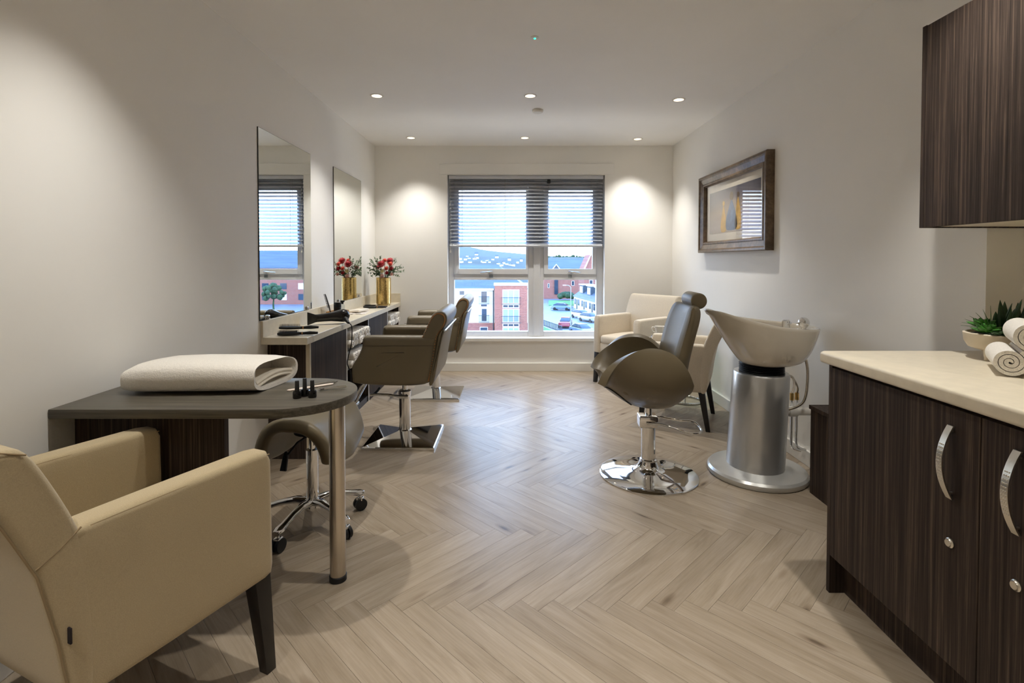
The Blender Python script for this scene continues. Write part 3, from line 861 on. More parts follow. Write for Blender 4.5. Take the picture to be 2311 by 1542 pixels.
# ---------------------------------------------------------------- styling chairs
def styling_chair(label):
    """local -X is the way the chair faces; origin on the floor under the column"""
    t = thing('styling_chair', label, 'salon chair', (0, 0, 0), 0, 'styling chairs at the mirror counter')
    HW = 0.285
    arm = [(-0.197, 0.704), (-0.20, 0.690), (-0.206, 0.648), (-0.225, 0.600), (-0.258, 0.548), (-0.268, 0.515), (-0.264, 0.455), (-0.252, 0.432), (-0.15, 0.420), (0.05, 0.414), (0.16, 0.420), (0.200, 0.436), (0.214, 0.47), (0.236, 0.60), (0.252, 0.700), (0.245, 0.716), (0.20, 0.720), (0.0, 0.722), (-0.12, 0.722), (-0.182, 0.718)]
    arm = catmull(arm, 3)
    for sgn in (-1, 1):
        ym = sgn * (HW - 0.04)
        a = MB().pillow(arm, 0.08, 0.03, lambda p, q, d: (p, ym + d, q), 5, 0.004).build('arm_panel', M['leather'], t)
        MB().tube([(-0.215, sgn * (HW + 0.0045), 0.662), (0.0, sgn * (HW + 0.0055), 0.664), (0.235, sgn * (HW + 0.0045), 0.664)], 0.0012, 6).build('arm_seam', M['leather_dark'], a)
    MB().rbox((-0.02, 0, 0.475), (0.46, 2 * (HW - 0.075), 0.10), 0.035, 4, 3).build('seat_cushion', M['leather'], t)
    # backrest with the rolled top
    bp = [(0.115, 0.44), (0.14, 0.60), (0.165, 0.715), (0.195, 0.785), (0.222, 0.842), (0.245, 0.866), (0.275, 0.872), (0.302, 0.862), (0.316, 0.836), (0.312, 0.80), (0.292, 0.76), (0.262, 0.715), (0.245, 0.62), (0.228, 0.50), (0.212, 0.44), (0.16, 0.43)]
    bo = MB().pillow(catmull(bp, 3), 2 * HW - 0.012, 0.014, lambda p, q, d: (p, d, q), 4).build('backrest', M['leather'], t)
    # outer back shell below the roll
    sh = [(0.205, 0.43), (0.235, 0.44), (0.262, 0.58), (0.285, 0.70), (0.300, 0.752), (0.285, 0.758), (0.262, 0.715), (0.238, 0.58)]
    MB().pillow(catmull(sh, 3), 2 * HW + 0.004, 0.012, lambda p, q, d: (p, d, q), 4).build('outer_back', M['leather'], t)
    for sgn in (-1, 1):
        st_ = MB()
        path = [(0.170, 0.715), (0.198, 0.775), (0.224, 0.828), (0.246, 0.852), (0.272, 0.857), (0.294, 0.848), (0.303, 0.826), (0.298, 0.798), (0.278, 0.760), (0.252, 0.718), (0.238, 0.64), (0.225, 0.56), (0.212, 0.49), (0.204, 0.45)]
        dense = catmull(path, 5, False)
        yy = sgn * (HW - 0.005)
        for i, (x, z) in enumerate(dense):
            y2 = yy if z > 0.72 or i < 40 else sgn * (HW + 0.002)
            st_.sphere((x, y2, z), 0.0042, 6, 4, (1, 0.7, 1))
        st_.build('stud_trim', M['copper'], bo, weld=False, kind='stuff')
    MB().cyl((0.305, -HW - 0.012, 0.757), (0.305, HW + 0.012, 0.757), 0.006, n=10).build('back_rail', M['chrome'], t)
    # hydraulic base
    b = 0.228
    q0 = [(-b, -b), (b, -b), (b, b), (-b, b)]
    def sq(s_, z): return [(x * s_, y * s_, z) for x, y in q0]
    MB().rings([sq(1, 0), sq(1, 0.016), sq(0.97, 0.020), sq(0.16, 0.060)]).build('base_plate', M['chrome'], t, smooth=False, bevel=0.002)
    MB().lathe([(0.0, 0.045), (0.044, 0.045), (0.044, 0.060), (0.037, 0.066), (0.037, 0.285), (0.041, 0.290), (0.041, 0.318), (0.033, 0.324), (0.0, 0.324)], n=28).build('column', M['chrome'], t)
    MB().lathe([(0.0, 0.32), (0.016, 0.32), (0.016, 0.42), (0.0, 0.42)], n=20).build('piston', M['chrome'], t)
    MB().box(-0.10, 0.10, -0.10, 0.10, 0.405, 0.42).build('seat_plate', M['black_matt'], t, smooth=False)
    lv = MB().tube([(0.03, -0.045, 0.287), (-0.02, -0.05, 0.290), (-0.10, -0.05, 0.302), (-0.17, -0.055, 0.306), (-0.215, -0.065, 0.304)], [0.013, 0.011, 0.009, 0.0085, 0.0085], 10).build('pump_lever', M['chrome'], t)
    MB().tube([(-0.190, -0.05, 0.306), (-0.178, -0.02, 0.318), (-0.170, 0.01, 0.330)], 0.0085, 10).build('lever_grip', M['rubber'], lv)
    # T-bar footrest sloping down towards the counter
    fr = MB()
    for y in (-0.07, 0.07):
        fr.tube([(-0.20, y, 0.425), (-0.27, y, 0.36), (-0.36, y, 0.20)], 0.011, 10)
    fr.tube([(-0.365, -0.17, 0.19), (-0.365, 0.17, 0.19)], 0.013, 10)
    fr.build('footrest', M['chrome'], t)
    return t
sc1 = styling_chair('taupe studded styling chair standing before the counter end with the hair dryer')
sc2 = copy_tree(sc1); sc2['label'] = 'taupe studded styling chair standing before the counter end with the flower vase'
p = on_z(914, 989, 0); sc1.location = (p.x, p.y, 0)
p = on_z(984, 890, 0); sc2.location = (p.x, p.y, 0)

# ---------------------------------------------------------------- swivel wash chair
wc_ = on_z(1463, 1071, 0)
wch = thing('wash_chair', 'taupe shell-shaped swivel chair with headrest reclined against the basin', 'salon chair', (wc_.x, wc_.y, 0), R(-4))
ztop = [(-0.262, 0.535), (-0.245, 0.585), (-0.20, 0.660), (-0.13, 0.718), (-0.04, 0.742), (0.05, 0.722), (0.11, 0.676), (0.16, 0.602), (0.185, 0.545)]
zbot = [(-0.262, 0.503), (-0.235, 0.477), (-0.18, 0.436), (-0.10, 0.392), (0.0, 0.374), (0.08, 0.380), (0.14, 0.410), (0.185, 0.455)]
wid = [(-0.262, 0.222), (-0.235, 0.238), (-0.17, 0.258), (-0.08, 0.274), (0.02, 0.280), (0.10, 0.268), (0.155, 0.240), (0.185, 0.205)]
TH = R(112)
def shell(x, s):
    zb, zt, w = lerp_tab(zbot, x), lerp_tab(ztop, x), lerp_tab(wid, x)
    thm = lerp_tab([(-0.262, R(40)), (-0.225, R(60)), (-0.16, R(86)), (-0.09, R(106)), (0.0, TH), (0.10, R(108)), (0.185, R(80))], x)
    th_ = s * thm
    y = w * math.sin(th_) / math.sin(min(thm, PI / 2))
    z = zb + (zt - zb) * ((1 - math.cos(th_)) / (1 - math.cos(thm))) ** 0.95
    return (x, y, z)
xs = [-0.262 + 0.447 * (k / 30) for k in range(31)]
ssx = [-1 + 2 * k / 40 for k in range(41)]
xs = [x if x < 0.184 else 0.185 for x in xs]
sho = MB().grid(shell, xs, ssx).build('shell', M['leather'], wch)
md = sho.modifiers.new('pad', 'SOLIDIFY'); md.thickness = 0.042; md.offset = -1
md = sho.modifiers.new('soft', 'BEVEL'); md.width = 0.017; md.segments = 3; md.limit_method = 'ANGLE'; md.angle_limit = R(55)
MB().rbox((-0.035, 0, 0.505), (0.27, 0.36, 0.07), 0.034, 4, 3).build('seat_pad', M['leather'], wch)
for sgn in (-1, 1):
    pts = []
    for k in range(15):
        x = -0.255 + 0.15 * k / 14
        p = shell(x, sgn * (0.50 - 0.34 * k / 14))
        pts.append((p[0] - 0.002, p[1] * 1.004, p[2] - 0.002))
    MB().tube(pts, 0.0028, 6).build('shell_seam', M['rubber'], sho)
bp = [(0.075, 0.46), (0.085, 0.56), (0.105, 0.68), (0.135, 0.80), (0.165, 0.895), (0.185, 0.935), (0.212, 0.945), (0.235, 0.930), (0.236, 0.89), (0.212, 0.79), (0.188, 0.68), (0.172, 0.57), (0.165, 0.47), (0.12, 0.45)]
# curved backrest: widths follow the height
bk = MB()
cb = catmull(bp, 4)
nW = 13
rings2 = []
for k in range(nW):
    u = -1 + 2 * k / (nW - 1)
    f_ = 1 - 0.10 * abs(u) ** 6
    ring = []
    for (x, z) in cb:
        hw = 0.178 + 0.035 * max(0, min(1, (z - 0.46) / 0.35)) - 0.030 * max(0, (z - 0.84) / 0.10) ** 2
        edge = math.sqrt(max(0.0, 1 - max(0, (abs(u) - 0.86) / 0.14) ** 2)) if abs(u) > 0.86 else 1.0
        cx_ = 0.5 * (lerp_tab([(0.45, 0.12), (0.68, 0.147), (0.80, 0.172), (0.945, 0.21)], z) * 2)
        xx = cx_ + (x - cx_) * (0.35 + 0.65 * edge) - 0.035 * u * u + 0.012
        zz = 0.70 + (z - 0.70) * (0.97 + 0.03 * edge)
        ring.append((xx, u * hw, zz))
    rings2.append(ring)
bk.rings(rings2).build('backrest', M['leather'], wch, angle=50)
hr = MB().pillow([(0.042 * math.cos(2 * PI * j / 28), 0.042 * math.sin(2 * PI * j / 28)) for j in range(28)], 0.20, 0.008, lambda a, b, d: (0.238 + a, d, 0.966 + b), 3).build('headrest', M['leather'], wch)
MB().lathe([(0.0, 0.0), (0.262, 0.0), (0.264, 0.006), (0.256, 0.011), (0.18, 0.018), (0.10, 0.030), (0.065, 0.044), (0.052, 0.062), (0.048, 0.08), (0.0, 0.08)], n=64).build('base_disc', M['chrome'], wch)
MB().lathe([(0.0, 0.075), (0.046, 0.075), (0.046, 0.088), (0.039, 0.092), (0.039, 0.30), (0.0, 0.30)], n=28).build('column', M['chrome'], wch)
MB().rbox((-0.006, 0, 0.300), (0.10, 0.09, 0.062), 0.006).build('pump_housing', M['chrome'], wch)
MB().lathe([(0.0, 0.30), (0.018, 0.30), (0.018, 0.40), (0.0, 0.40)], n=20).build('piston', M['chrome'], wch)
MB().tube(catmull([(-0.02, -0.055, 0.30), (0.06, -0.06, 0.296), (0.15, -0.075, 0.272), (0.215, -0.09, 0.262), (0.262, -0.075, 0.268), (0.262, -0.01, 0.285), (0.235, 0.03, 0.292), (0.17, 0.045, 0.290), (0.06, 0.055, 0.305), (-0.02, 0.055, 0.305)], 4, False), 0.0055, 8).build('pump_lever', M['chrome'], wch)

# ---------------------------------------------------------------- backwash basin
bc = on_z(1707, 1068, 0)
ba = thing('backwash_basin', 'cream ceramic hair-wash basin tilting on a silver pedestal', 'basin', (bc.x, bc.y, 0))
MB().lathe([(0.0, 0.0), (0.250, 0.0), (0.256, 0.008), (0.256, 0.028), (0.246, 0.040), (0.18, 0.052), (0.0, 0.056)], n=64).build('foot', M['silver_base'], ba)
lean = 0.030
rr = []
for z, sx in ((0.045, 0.152), (0.05, 0.149), (0.20, 0.148), (0.40, 0.146), (0.555, 0.144), (0.566, 0.138)):
    rr.append([(-0.012 + lean * z / 0.55 + sx * 0.98 * math.cos(2 * PI * j / 40), 0.16 * sx / 0.15 * math.sin(2 * PI * j / 40), z) for j in range(40)])
MB().rings(rr).build('pedestal', M['silver'], ba)
bel = []
for k in range(17):
    z = 0.555 + 0.085 * k / 16
    r_ = 0.108 + (0.008 if k % 2 else 0.0)
    bel.append([(0.022 + r_ * math.cos(2 * PI * j / 32), r_ * math.sin(2 * PI * j / 32), z) for j in range(32)])
MB().rings(bel).build('bellows', M['rubber'], ba)
# ceramic bowl
nb = 56
def rim_pt(a, grow=0.0):
    ca, sa = math.cos(a), math.sin(a)
    # egg plan: blunt round end towards the wall, narrow neck rest towards the chair
    x = 0.285 * ca if ca > 0 else 0.285 * ca
    x = 0.005 + (0.300 + grow) * ca
    w = 0.232 + grow
    nar = 1.0 if ca > -0.2 else 1.0 - 0.56 * ((-ca - 0.2) / 0.8) ** 1.3
    y = w * (abs(sa) ** 0.82) * (1 if sa > 0 else -1) * nar
    return x, y
def rim_z(x):
    u = (0.305 - x) / 0.60
    return 0.815 + 0.018 * u + 0.092 * u ** 2.6
def bowl_ring(t, inset=0.0, zlift=0.0, base_r=0.112, base_z=0.612):
    ring = []
    for j in range(nb):
        a = 2 * PI * j / nb
        rx, ry = rim_pt(a, -inset)
        ca = math.cos(a)
        e = 0.45 - 0.17 * ca if ca > 0 else 0.45 + 0.42 * (-ca) ** 1.2
        bx, by = 0.03 + base_r * math.cos(a), base_r * math.sin(a)
        f_ = t ** e if t > 0 else 0.0
        zz = base_z + (rim_z(rx) - base_z) * t + zlift
        # neck scoop
        if t >= 0.9 and ca < -0.80:
            zz -= 0.018 * ((-ca - 0.80) / 0.20) ** 1.5
        ring.append((bx + (rx - bx) * f_, by + (ry - by) * f_, zz))
    return ring
rr = [bowl_ring(t) for t in (0, 0.03, 0.08, 0.15, 0.25, 0.36, 0.48, 0.6, 0.72, 0.84, 0.93, 0.98)]
rr += [bowl_ring(1.0, 0.004, 0.004), bowl_ring(1.0, 0.014, 0.005), bowl_ring(0.97, 0.022, 0.0)]
rr += [bowl_ring(t, 0.026, 0.03 * (1 - t), 0.06) for t in (0.88, 0.74, 0.58, 0.42, 0.26, 0.12, 0.03)]
bowl = MB().rings(rr).build('bowl', M['ceramic'], ba, angle=60)
tp = MB().lathe([(0.0, 0.0), (0.021, 0.0), (0.021, 0.05), (0.016, 0.056), (0.0, 0.057)], (0.165, 0.02, 0.795), 20).tube([(0.165, 0.0, 0.83), (0.165, -0.03, 0.838)], 0.006, 8)
tp.build('mixer_tap', M['chrome'], ba)
MB().sphere((0.246, -0.01, 0.838), 0.030, 18, 12).tube([(0.246, -0.01, 0.838), (0.252, 0.0, 0.80)], 0.012, 10).build('shower_head', M['chrome'], ba)
MB().tube(catmull([(0.232, -0.05, 0.665), (0.245, -0.055, 0.58), (0.236, -0.06, 0.46), (0.215, -0.05, 0.40), (0.160, -0.03, 0.365), (0.125, -0.02, 0.370)], 6, False), 0.0075, 10).build('shower_hose', M['steel'], ba)
MB().tube(catmull([(0.125, 0.02, 0.60), (0.15, 0.0, 0.555), (0.205, 0.02, 0.53), (0.232, 0.05, 0.475), (0.236, 0.08, 0.42)], 6, False), 0.006, 8).build('supply_hose', M['steel'], ba)
MB().tube(catmull([(0.120, 0.04, 0.60), (0.16, 0.03, 0.545), (0.225, 0.06, 0.52), (0.268, 0.08, 0.46), (0.270, 0.09, 0.42)], 6, False), 0.006, 8).build('supply_hose', M['steel'], ba)
for xx, yy in ((0.236, 0.08), (0.270, 0.09)):
    MB().cyl((xx, yy, 0.385), (xx, yy, 0.425), 0.011, n=12).build('isolator_valve', M['brass'], ba)
    MB().tube(catmull([(xx, yy, 0.385), (xx, yy, 0.25), (xx, yy, 0.14), (xx + 0.012, yy, 0.11), (xx + 0.055, yy, 0.095)], 5, False), 0.0075, 10).build('copper_tail', M['chrome'], ba)
MB().tube([(0.12, 0.03, 0.335), (0.20, 0.03, 0.335)], 0.021, 16).tube([(0.19, 0.03, 0.335), (0.235, 0.03, 0.335)], 0.028, 16).tube([(0.235, 0.03, 0.335), (XR - bc.x - 0.001, 0.03, 0.335)], 0.021, 16).build('waste_pipe', M['white_plastic'], ba)

# ---------------------------------------------------------------- pipe boxing and kitchen units
pb = thing('pipe_boxing', 'low dark wood box hiding the pipes beside the base cabinet', 'boxing', (0, 0, 0))
MB().box(1.520, XR - 0.016, YA + 0.022, 2.566, 0.0, 0.428).build('side', M['darkwood_v'], pb, smooth=False)
MB().box(1.512, XR - 0.016, YA + 0.022, 2.570, 0.4285, 0.448).build('lid', M['darkwood_v'], pb, smooth=False, bevel=0.001)
MB().lathe([(0.0, 0.0), (0.008, 0.0), (0.008, 0.001), (0.0, 0.001)], (1.60, 2.50, 0.448), 14).build('screw_cap', M['rubber'], pb)

CF, CT = 1.128, 0.815       # cabinet face plane and carcass top
CE = 1.80                   # far end
Yn = -0.02                  # near end, behind the camera
bcab = thing('base_cabinet', 'dark wood double-door base cabinet on a recessed plinth under the cream worktop', 'cabinet', (0, 0, 0))
MB().box(CF + 0.001, XA - 0.002, CE - 0.018, CE, 0.0, CT).build('end_panel', M['darkwood_v'], bcab, smooth=False, bevel=0.001)
MB().box(CF + 0.022, XA - 0.002, 0.62, CE - 0.0185, 0.135, CT).build('carcass', M['darkwood_v'], bcab, smooth=False)
MB().box(CF + 0.055, CF + 0.073, 0.62, CE - 0.0185, 0.0, 0.1345).build('plinth', M['darkwood_v'], bcab, smooth=False)
def door(y0, y1, hy, parent, z0=0.138, z1=None, handle=True):
    z1 = CT - 0.012 if z1 is None else z1
    d = MB().box(CF, CF + 0.0195, y0, y1, z0, z1).build('door', M['darkwood_v'], parent, smooth=False, bevel=0.0012)
    if not handle: return d
    zc, hh = 0.665, 0.094
    pth = []
    for k in range(13):
        u = -1 + 2 * k / 12
        pth.append((CF - 0.006 - 0.028 * (1 - u * u), zc + hh * u))
    h = MB()
    rings_h = []
    for x, z in pth:
        rings_h.append([(x - 0.0022, hy - 0.009, z), (x + 0.0022, hy - 0.009, z), (x + 0.0022, hy + 0.009, z), (x - 0.0022, hy + 0.009, z)])
    h.rings(rings_h)
    for z in (zc - hh + 0.014, zc + hh - 0.014):
        h.cyl((CF - 0.010, hy, z), (CF, hy, z), 0.004, n=8)
    ho = h.build('handle', M['nickel'], d, bevel=0.0)
    kn = MB()
    for k in range(12):
        for jj in range(3):
            u = -0.5 + 1.0 * k / 11
            kn.sphere((CF - 0.0085 - 0.028 * (1 - u * u), hy - 0.005 + 0.005 * jj, zc + hh * u), 0.0022, 6, 4, (0.5, 1, 1))
    kn.build('knurl', M['nickel'], ho, weld=False, kind='stuff')
    mt = Matrix.Rotation(R(-90), 4, 'Y')
    zl = 0.455
    MB().lathe([(0.0, 0.0), (0.0125, 0.0), (0.0125, 0.003), (0.0095, 0.005), (0.0085, 0.008), (0.0, 0.008)], (CF, hy + 0.002, zl), 22, mt).build('lock', M['nickel'], d)
    return d
door(1.215, CE - 0.0195, 1.290, bcab)
door(0.625, 1.212, 1.118, bcab)
bcab2 = thing('base_cabinet', 'dark wood base cabinet continuing the run towards the door end', 'cabinet', (0, 0, 0))
MB().box(CF + 0.022, XA - 0.002, Yn, 0.6195, 0.135, CT).build('carcass', M['darkwood_v'], bcab2, smooth=False)
MB().box(CF + 0.055, CF + 0.073, Yn, 0.6195, 0.0, 0.1345).build('plinth', M['darkwood_v'], bcab2, smooth=False)
door(Yn, 0.618, 0.1, bcab2, handle=False)
wt = MB().pillow([(CF - 0.022, Yn), (XA - 0.002, Yn), (XA - 0.002, YA - 0.004), (CF - 0.005, YA - 0.004), (CF - 0.022, YA - 0.02)], 0.040, 0.010, lambda a, b, d: (a, b, CT + 0.0205 + d), 4)
tag(wt.build('kitchen_worktop', M['worktop'], None), 'cream stone-effect worktop over the dark base cabinets', 'worktop')
WTZ = CT + 0.0405
uc = thing('wall_cabinet', 'tall dark wood wall cabinet hung over the cream worktop', 'cabinet', (0, 0, 0))
UX, UY1, UZ0, UZ1 = 1.462, YA - 0.004, 1.300, 2.005
MB().box(UX + 0.002, XA - 0.001, UY1 - 0.018, UY1, UZ0 - 0.004, UZ1 + 0.004).build('end_panel', M['darkwood_v'], uc, smooth=False, bevel=0.001)
MB().box(UX + 0.022, XA - 0.001, Yn, UY1 - 0.0185, UZ0 + 0.0, UZ1).build('carcass', M['worktop'], uc, smooth=False)
for y0, y1 in ((1.218, UY1 - 0.022), (0.618, 1.214), (Yn, 0.614)):
    MB().box(UX, UX + 0.0195, y0, y1, UZ0 - 0.003, UZ1).build('door', M['darkwood_v'], uc, smooth=False, bevel=0.0012)

# rolled towels on the worktop
def towel_roll_mesh(L, r_, turns=3.2, th=0.011):
    m = MB()
    n = 90
    prof = []
    for k in range(n + 1):
        u = k / n; a = u * turns * 2 * PI
        rr_ = 0.006 + (r_ - 0.006) * u
        prof.append((rr_ * math.cos(a), rr_ * math.sin(a)))
    t0 = (r_ - 0.006) / turns * 0.84
    inp = []
    for x, z in prof:
        l = math.hypot(x, z); k_ = max(0.12, (l - t0) / l)
        inp.append((x * k_, z * k_))
    poly = prof + inp[::-1]
    npr = len(prof)
    for sgn in (-1, 1):     # end faces as a ribbon between the turns
        m.add([(x, sgn * L / 2, z) for x, z in prof] + [(x, sgn * L / 2, z) for x, z in inp], [(k, k + 1, npr + k + 1, npr + k) for k in range(npr - 1)])
    m.rings([[(x, y, z) for x, z in poly] for y in (-L / 2, 0, L / 2)], False, False)
    return m
troll = None
rot_t = R(-38)
base = on_z(2279, 852, WTZ)
tdir = Vector((math.cos(rot_t), math.sin(rot_t)))        # across the row
tax = Vector((-math.sin(rot_t), math.cos(rot_t)))        # roll axis
tr_ = 0.042
roots = Vector((base.x, base.y)) + tax * 0.10
spots = [(roots, tr_, 0.3, 'rolled white hand towel at the pot end of the stack on the worktop'),
         (roots + tdir * (2 * tr_ + 0.001), tr_, 1.4, 'rolled white hand towel at the front end of the stack on the worktop'),
         (roots + tdir * (tr_ + 0.0005), tr_ + 1.732 * tr_ + 0.001, 2.2, 'rolled white hand towel topping the stack on the worktop')]
for i, (c, z, spin, lab) in enumerate(spots):
    mm = towel_roll_mesh(0.20, tr_) if troll is None else None
    if troll is None:
        troll = mm.build('rolled_towel', M['towel'], weld=False, angle=60); o = troll
    else:
        o = troll.copy(); COL.objects.link(o)
    o.location = (c.x, c.y, WTZ + z); o.rotation_euler = Euler((0, spin, rot_t), 'XYZ')
    tag(o, lab, 'towel', 'rolled towels on the worktop')

# potted succulents
pp = on_z(2250, 812, WTZ)
ps = thing('potted_succulent', 'mixed green succulents in a round cream footed bowl on the worktop', 'plant', (pp.x + 0.01, pp.y, WTZ), 0)
PR = 0.094
MB().lathe([(0.0, 0.030), (0.055, 0.030), (0.080, 0.039), (0.091, 0.058), (0.094, 0.085), (0.088, 0.088), (0.084, 0.080), (0.0, 0.078)], n=48).build('bowl', M['pot'], ps)
for k in range(3):
    a = R(200 + 120 * k)
    MB().cyl((0.060 * math.cos(a), 0.060 * math.sin(a), 0.0), (0.058 * math.cos(a), 0.058 * math.sin(a), 0.036), 0.012, 0.015, n=14).build('foot', M['pot'], ps)
MB().lathe([(0.0, 0.078), (0.083, 0.079), (0.06, 0.086), (0.0, 0.090)], n=30).build('soil', M['soil'], ps)
def leaf_blade(m, base_, direction, length, w, thick=0.3, n=6, bend=0.0):
    d = Vector(direction).normalized()
    side = d.cross(Vector((0, 0, 1)))
    side = side.normalized() if side.length > 1e-3 else Vector((1, 0, 0))
    nn = side.cross(d).normalized()
    rr_ = []
    for i in range(n + 1):
        u = i / n
        ww = w * max(0.02, math.sin(PI * (0.18 + 0.82 * u)) ** 0.8)
        c = Vector(base_) + d * (length * u) + nn * (bend * u * u)
        rr_.append([c + side * (ww * math.cos(2 * PI * j / 6)) + nn * (ww * thick * math.sin(2 * PI * j / 6)) for j in range(6)])
    m.rings(rr_)
rnd = random.Random(3)
al = [(0.018, 0.0, 0.115), (0.05, -0.01, 0.105), (0.075, 0.015, 0.10), (0.03, 0.035, 0.095)]
for (x, y, L) in al:
    for k in range(4):
        a = rnd.uniform(0, 2 * PI)
        m = MB(); leaf_blade(m, (x + 0.008 * math.cos(a), y + 0.008 * math.sin(a), 0.082), (0.20 * math.cos(a) + 0.18, 0.2 * math.sin(a), 1), L * rnd.uniform(0.75, 1.15), 0.0105, 0.5, 8)
        m.build('aloe_leaf', M['leaf_deep'], ps)
def rosette(cx, cy, cz, r_, n, material, name, up=0.6):
    for k in range(n):
        a = k * 2.399; lv_ = k / n
        m = MB(); leaf_blade(m, (cx, cy, cz), (math.cos(a) * (1 - 0.6 * lv_), math.sin(a) * (1 - 0.6 * lv_), up * (0.3 + lv_)), r_ * 1.15 * (1.0 - 0.35 * lv_), r_ * 0.36, 0.45, 5)
        m.build(name, material, ps)
rosette(-0.012, -0.055, 0.088, 0.034, 14, M['leaf_yellow'], 'rosette_leaf')
rosette(-0.062, -0.020, 0.092, 0.040, 16, M['leaf_bright'], 'rosette_leaf', 0.8)
rosette(0.028, -0.065, 0.086, 0.036, 12, M['leaf'], 'rosette_leaf')
rosette(-0.040, 0.02, 0.105, 0.040, 14, M['leaf_bright'], 'rosette_leaf', 0.9)
rosette(-0.048, -0.05, 0.086, 0.038, 12, M['leaf_deep'], 'rosette_leaf', 0.4)
rosette(0.06, -0.05, 0.086, 0.034, 10, M['leaf_deep'], 'rosette_leaf')
for k in range(7):
    a = R(150 + 14 * k)
    m = MB(); b0 = Vector((-0.04, -0.01, 0.09)); tip = b0 + Vector((0.085 * math.cos(a), 0.06 * math.sin(a), 0.02 + 0.012 * k))
    m.tube([b0, (b0 + tip) / 2 + Vector((0, 0, 0.008)), tip], [0.0016, 0.0013, 0.0004], 5)
    m.build('grass_blade', M['leaf'], ps)
# ================================================================ MIRROR COUNTER ON THE LEFT WALL
KX, KZ, KY0 = -1.172, 0.736, 2.92           # front edge, top, near end
wk = thing('vanity_worktop', 'long cream worktop with upstand running under the mirrors', 'worktop', (0, 0, 0))
MB().box(XL + 0.001, KX, KY0, YB - 0.001, KZ - 0.042, KZ).build('slab', M['worktop'], wk, smooth=False, bevel=0.003)
MB().box(XL + 0.001, XL + 0.016, KY0, YB - 0.001, KZ + 0.0003, KZ + 0.095).build('upstand', M['worktop'], wk, smooth=False, bevel=0.002)
MB().box(XL + 0.0165, KX - 0.002, YB - 0.016, YB - 0.001, KZ + 0.0003, KZ + 0.095).build('upstand', M['worktop'], wk, smooth=False, bevel=0.002)
KT = KZ - 0.0425
FX = -1.192
def closed_unit(y0, y1, label, strip=False):
    t = thing('vanity_cabinet', label, 'cabinet', (0, 0, 0))
    MB().box(XL + 0.002, FX - 0.0205, y0 + 0.0005, y1 - 0.0005, 0.0, KT).build('carcass', M['darkwood_v'], t, smooth=False)
    MB().box(FX - 0.020, FX, y0 + (0.022 if strip else 0.001), y1 - 0.002, 0.004, KT - 0.004).build('front_panel', M['darkwood_v'], t, smooth=False, bevel=0.001)
    if strip:
        MB().box(FX - 0.020, FX + 0.003, y0 + 0.0005, y0 + 0.020, 0.0, KT).build('edge_strip', M['cream'], t, smooth=False)
    return t
def open_unit(y0, y1, label):
    t = thing('open_shelf_unit', label, 'shelf unit', (0, 0, 0))
    for ya, yb in ((y0 + 0.0005, y0 + 0.016), (y1 - 0.016, y1 - 0.0005)):
        s_ = MB().box(XL + 0.002, FX - 0.001, ya, yb, 0.0, KT).build('side', M['darkwood_v'], t, smooth=False)
        MB().box(FX - 0.0008, FX + 0.0006, ya, yb, 0.0, KT).build('white_edging', M['trim'], s_, smooth=False)
    MB().box(XL + 0.002, XL + 0.008, y0 + 0.0165, y1 - 0.0165, 0.0, KT).build('back_panel', M['blackwood'], t, smooth=False)
    for z in (0.385, 0.535):
        MB().box(XL + 0.0085, FX - 0.006, y0 + 0.0165, y1 - 0.0165, z - 0.014, z).build('shelf', M['blackwood'], t, smooth=False)
    MB().box(XL + 0.0085, FX - 0.006, y0 + 0.0165, y1 - 0.0165, 0.0, 0.05).build('base_board', M['blackwood'], t, smooth=False)
    return t
closed_unit(3.00, 3.68, 'dark wood closed unit at the bare end of the mirror counter', True)
open_unit(3.68, 4.26, 'open towel shelves between the two closed units of the mirror counter')
closed_unit(4.26, 4.90, 'dark wood closed unit in the middle of the mirror counter')
open_unit(4.90, YB - 0.002, 'open towel shelves at the window end of the mirror counter')
# rolled face towels on those shelves, ends towards the room
roll0 = None
def shelf_rolls(y0, y1, z, label, group):
    global roll0
    n = int((y1 - y0) / 0.062)
    for lay in range(2):
        for k in range(n - lay):
            if roll0 is None:
                m = MB()
                rr_ = []
                for x, s_ in ((-0.105, 0.7), (-0.10, 0.95), (0.0, 1.0), (0.098, 0.97), (0.107, 0.8), (0.106, 0.55), (0.098, 0.5), (0.1, 0.25), (0.108, 0.15)):
                    rr_.append([(x, 0.0295 * s_ * math.cos(2 * PI * j / 16), 0.0295 * s_ * math.sin(2 * PI * j / 16) * (1.0 + 0.05 * math.cos(4 * PI * j / 16))) for j in range(16)])
                m.rings(rr_)
                roll0 = m.build('rolled_face_towel', M['towel'], angle=70); o = roll0
            else:
                o = roll0.copy(); COL.objects.link(o)
            o.location = (-1.268 + random.uniform(-0.006, 0.012), y0 + 0.031 + 0.0615 * k + 0.031 * lay, z + 0.0315 + 0.0535 * lay)
            o.rotation_euler = (random.uniform(0, 6), random.uniform(-0.012, 0.012), 0)
            tag(o, label, 'towel', group)
shelf_rolls(3.698, 4.242, 0.535, 'rolled white face towel on the upper shelf by the hanging dryer cord', 'face towels on the upper shelf by the cord')
shelf_rolls(3.698, 4.242, 0.385, 'rolled white face towel on the lower shelf by the hanging dryer cord', 'face towels on the lower shelf by the cord')
shelf_rolls(4.918, 5.39, 0.535, 'rolled white face towel on the upper shelf under the flower vase', 'face towels on the shelf under the vase')

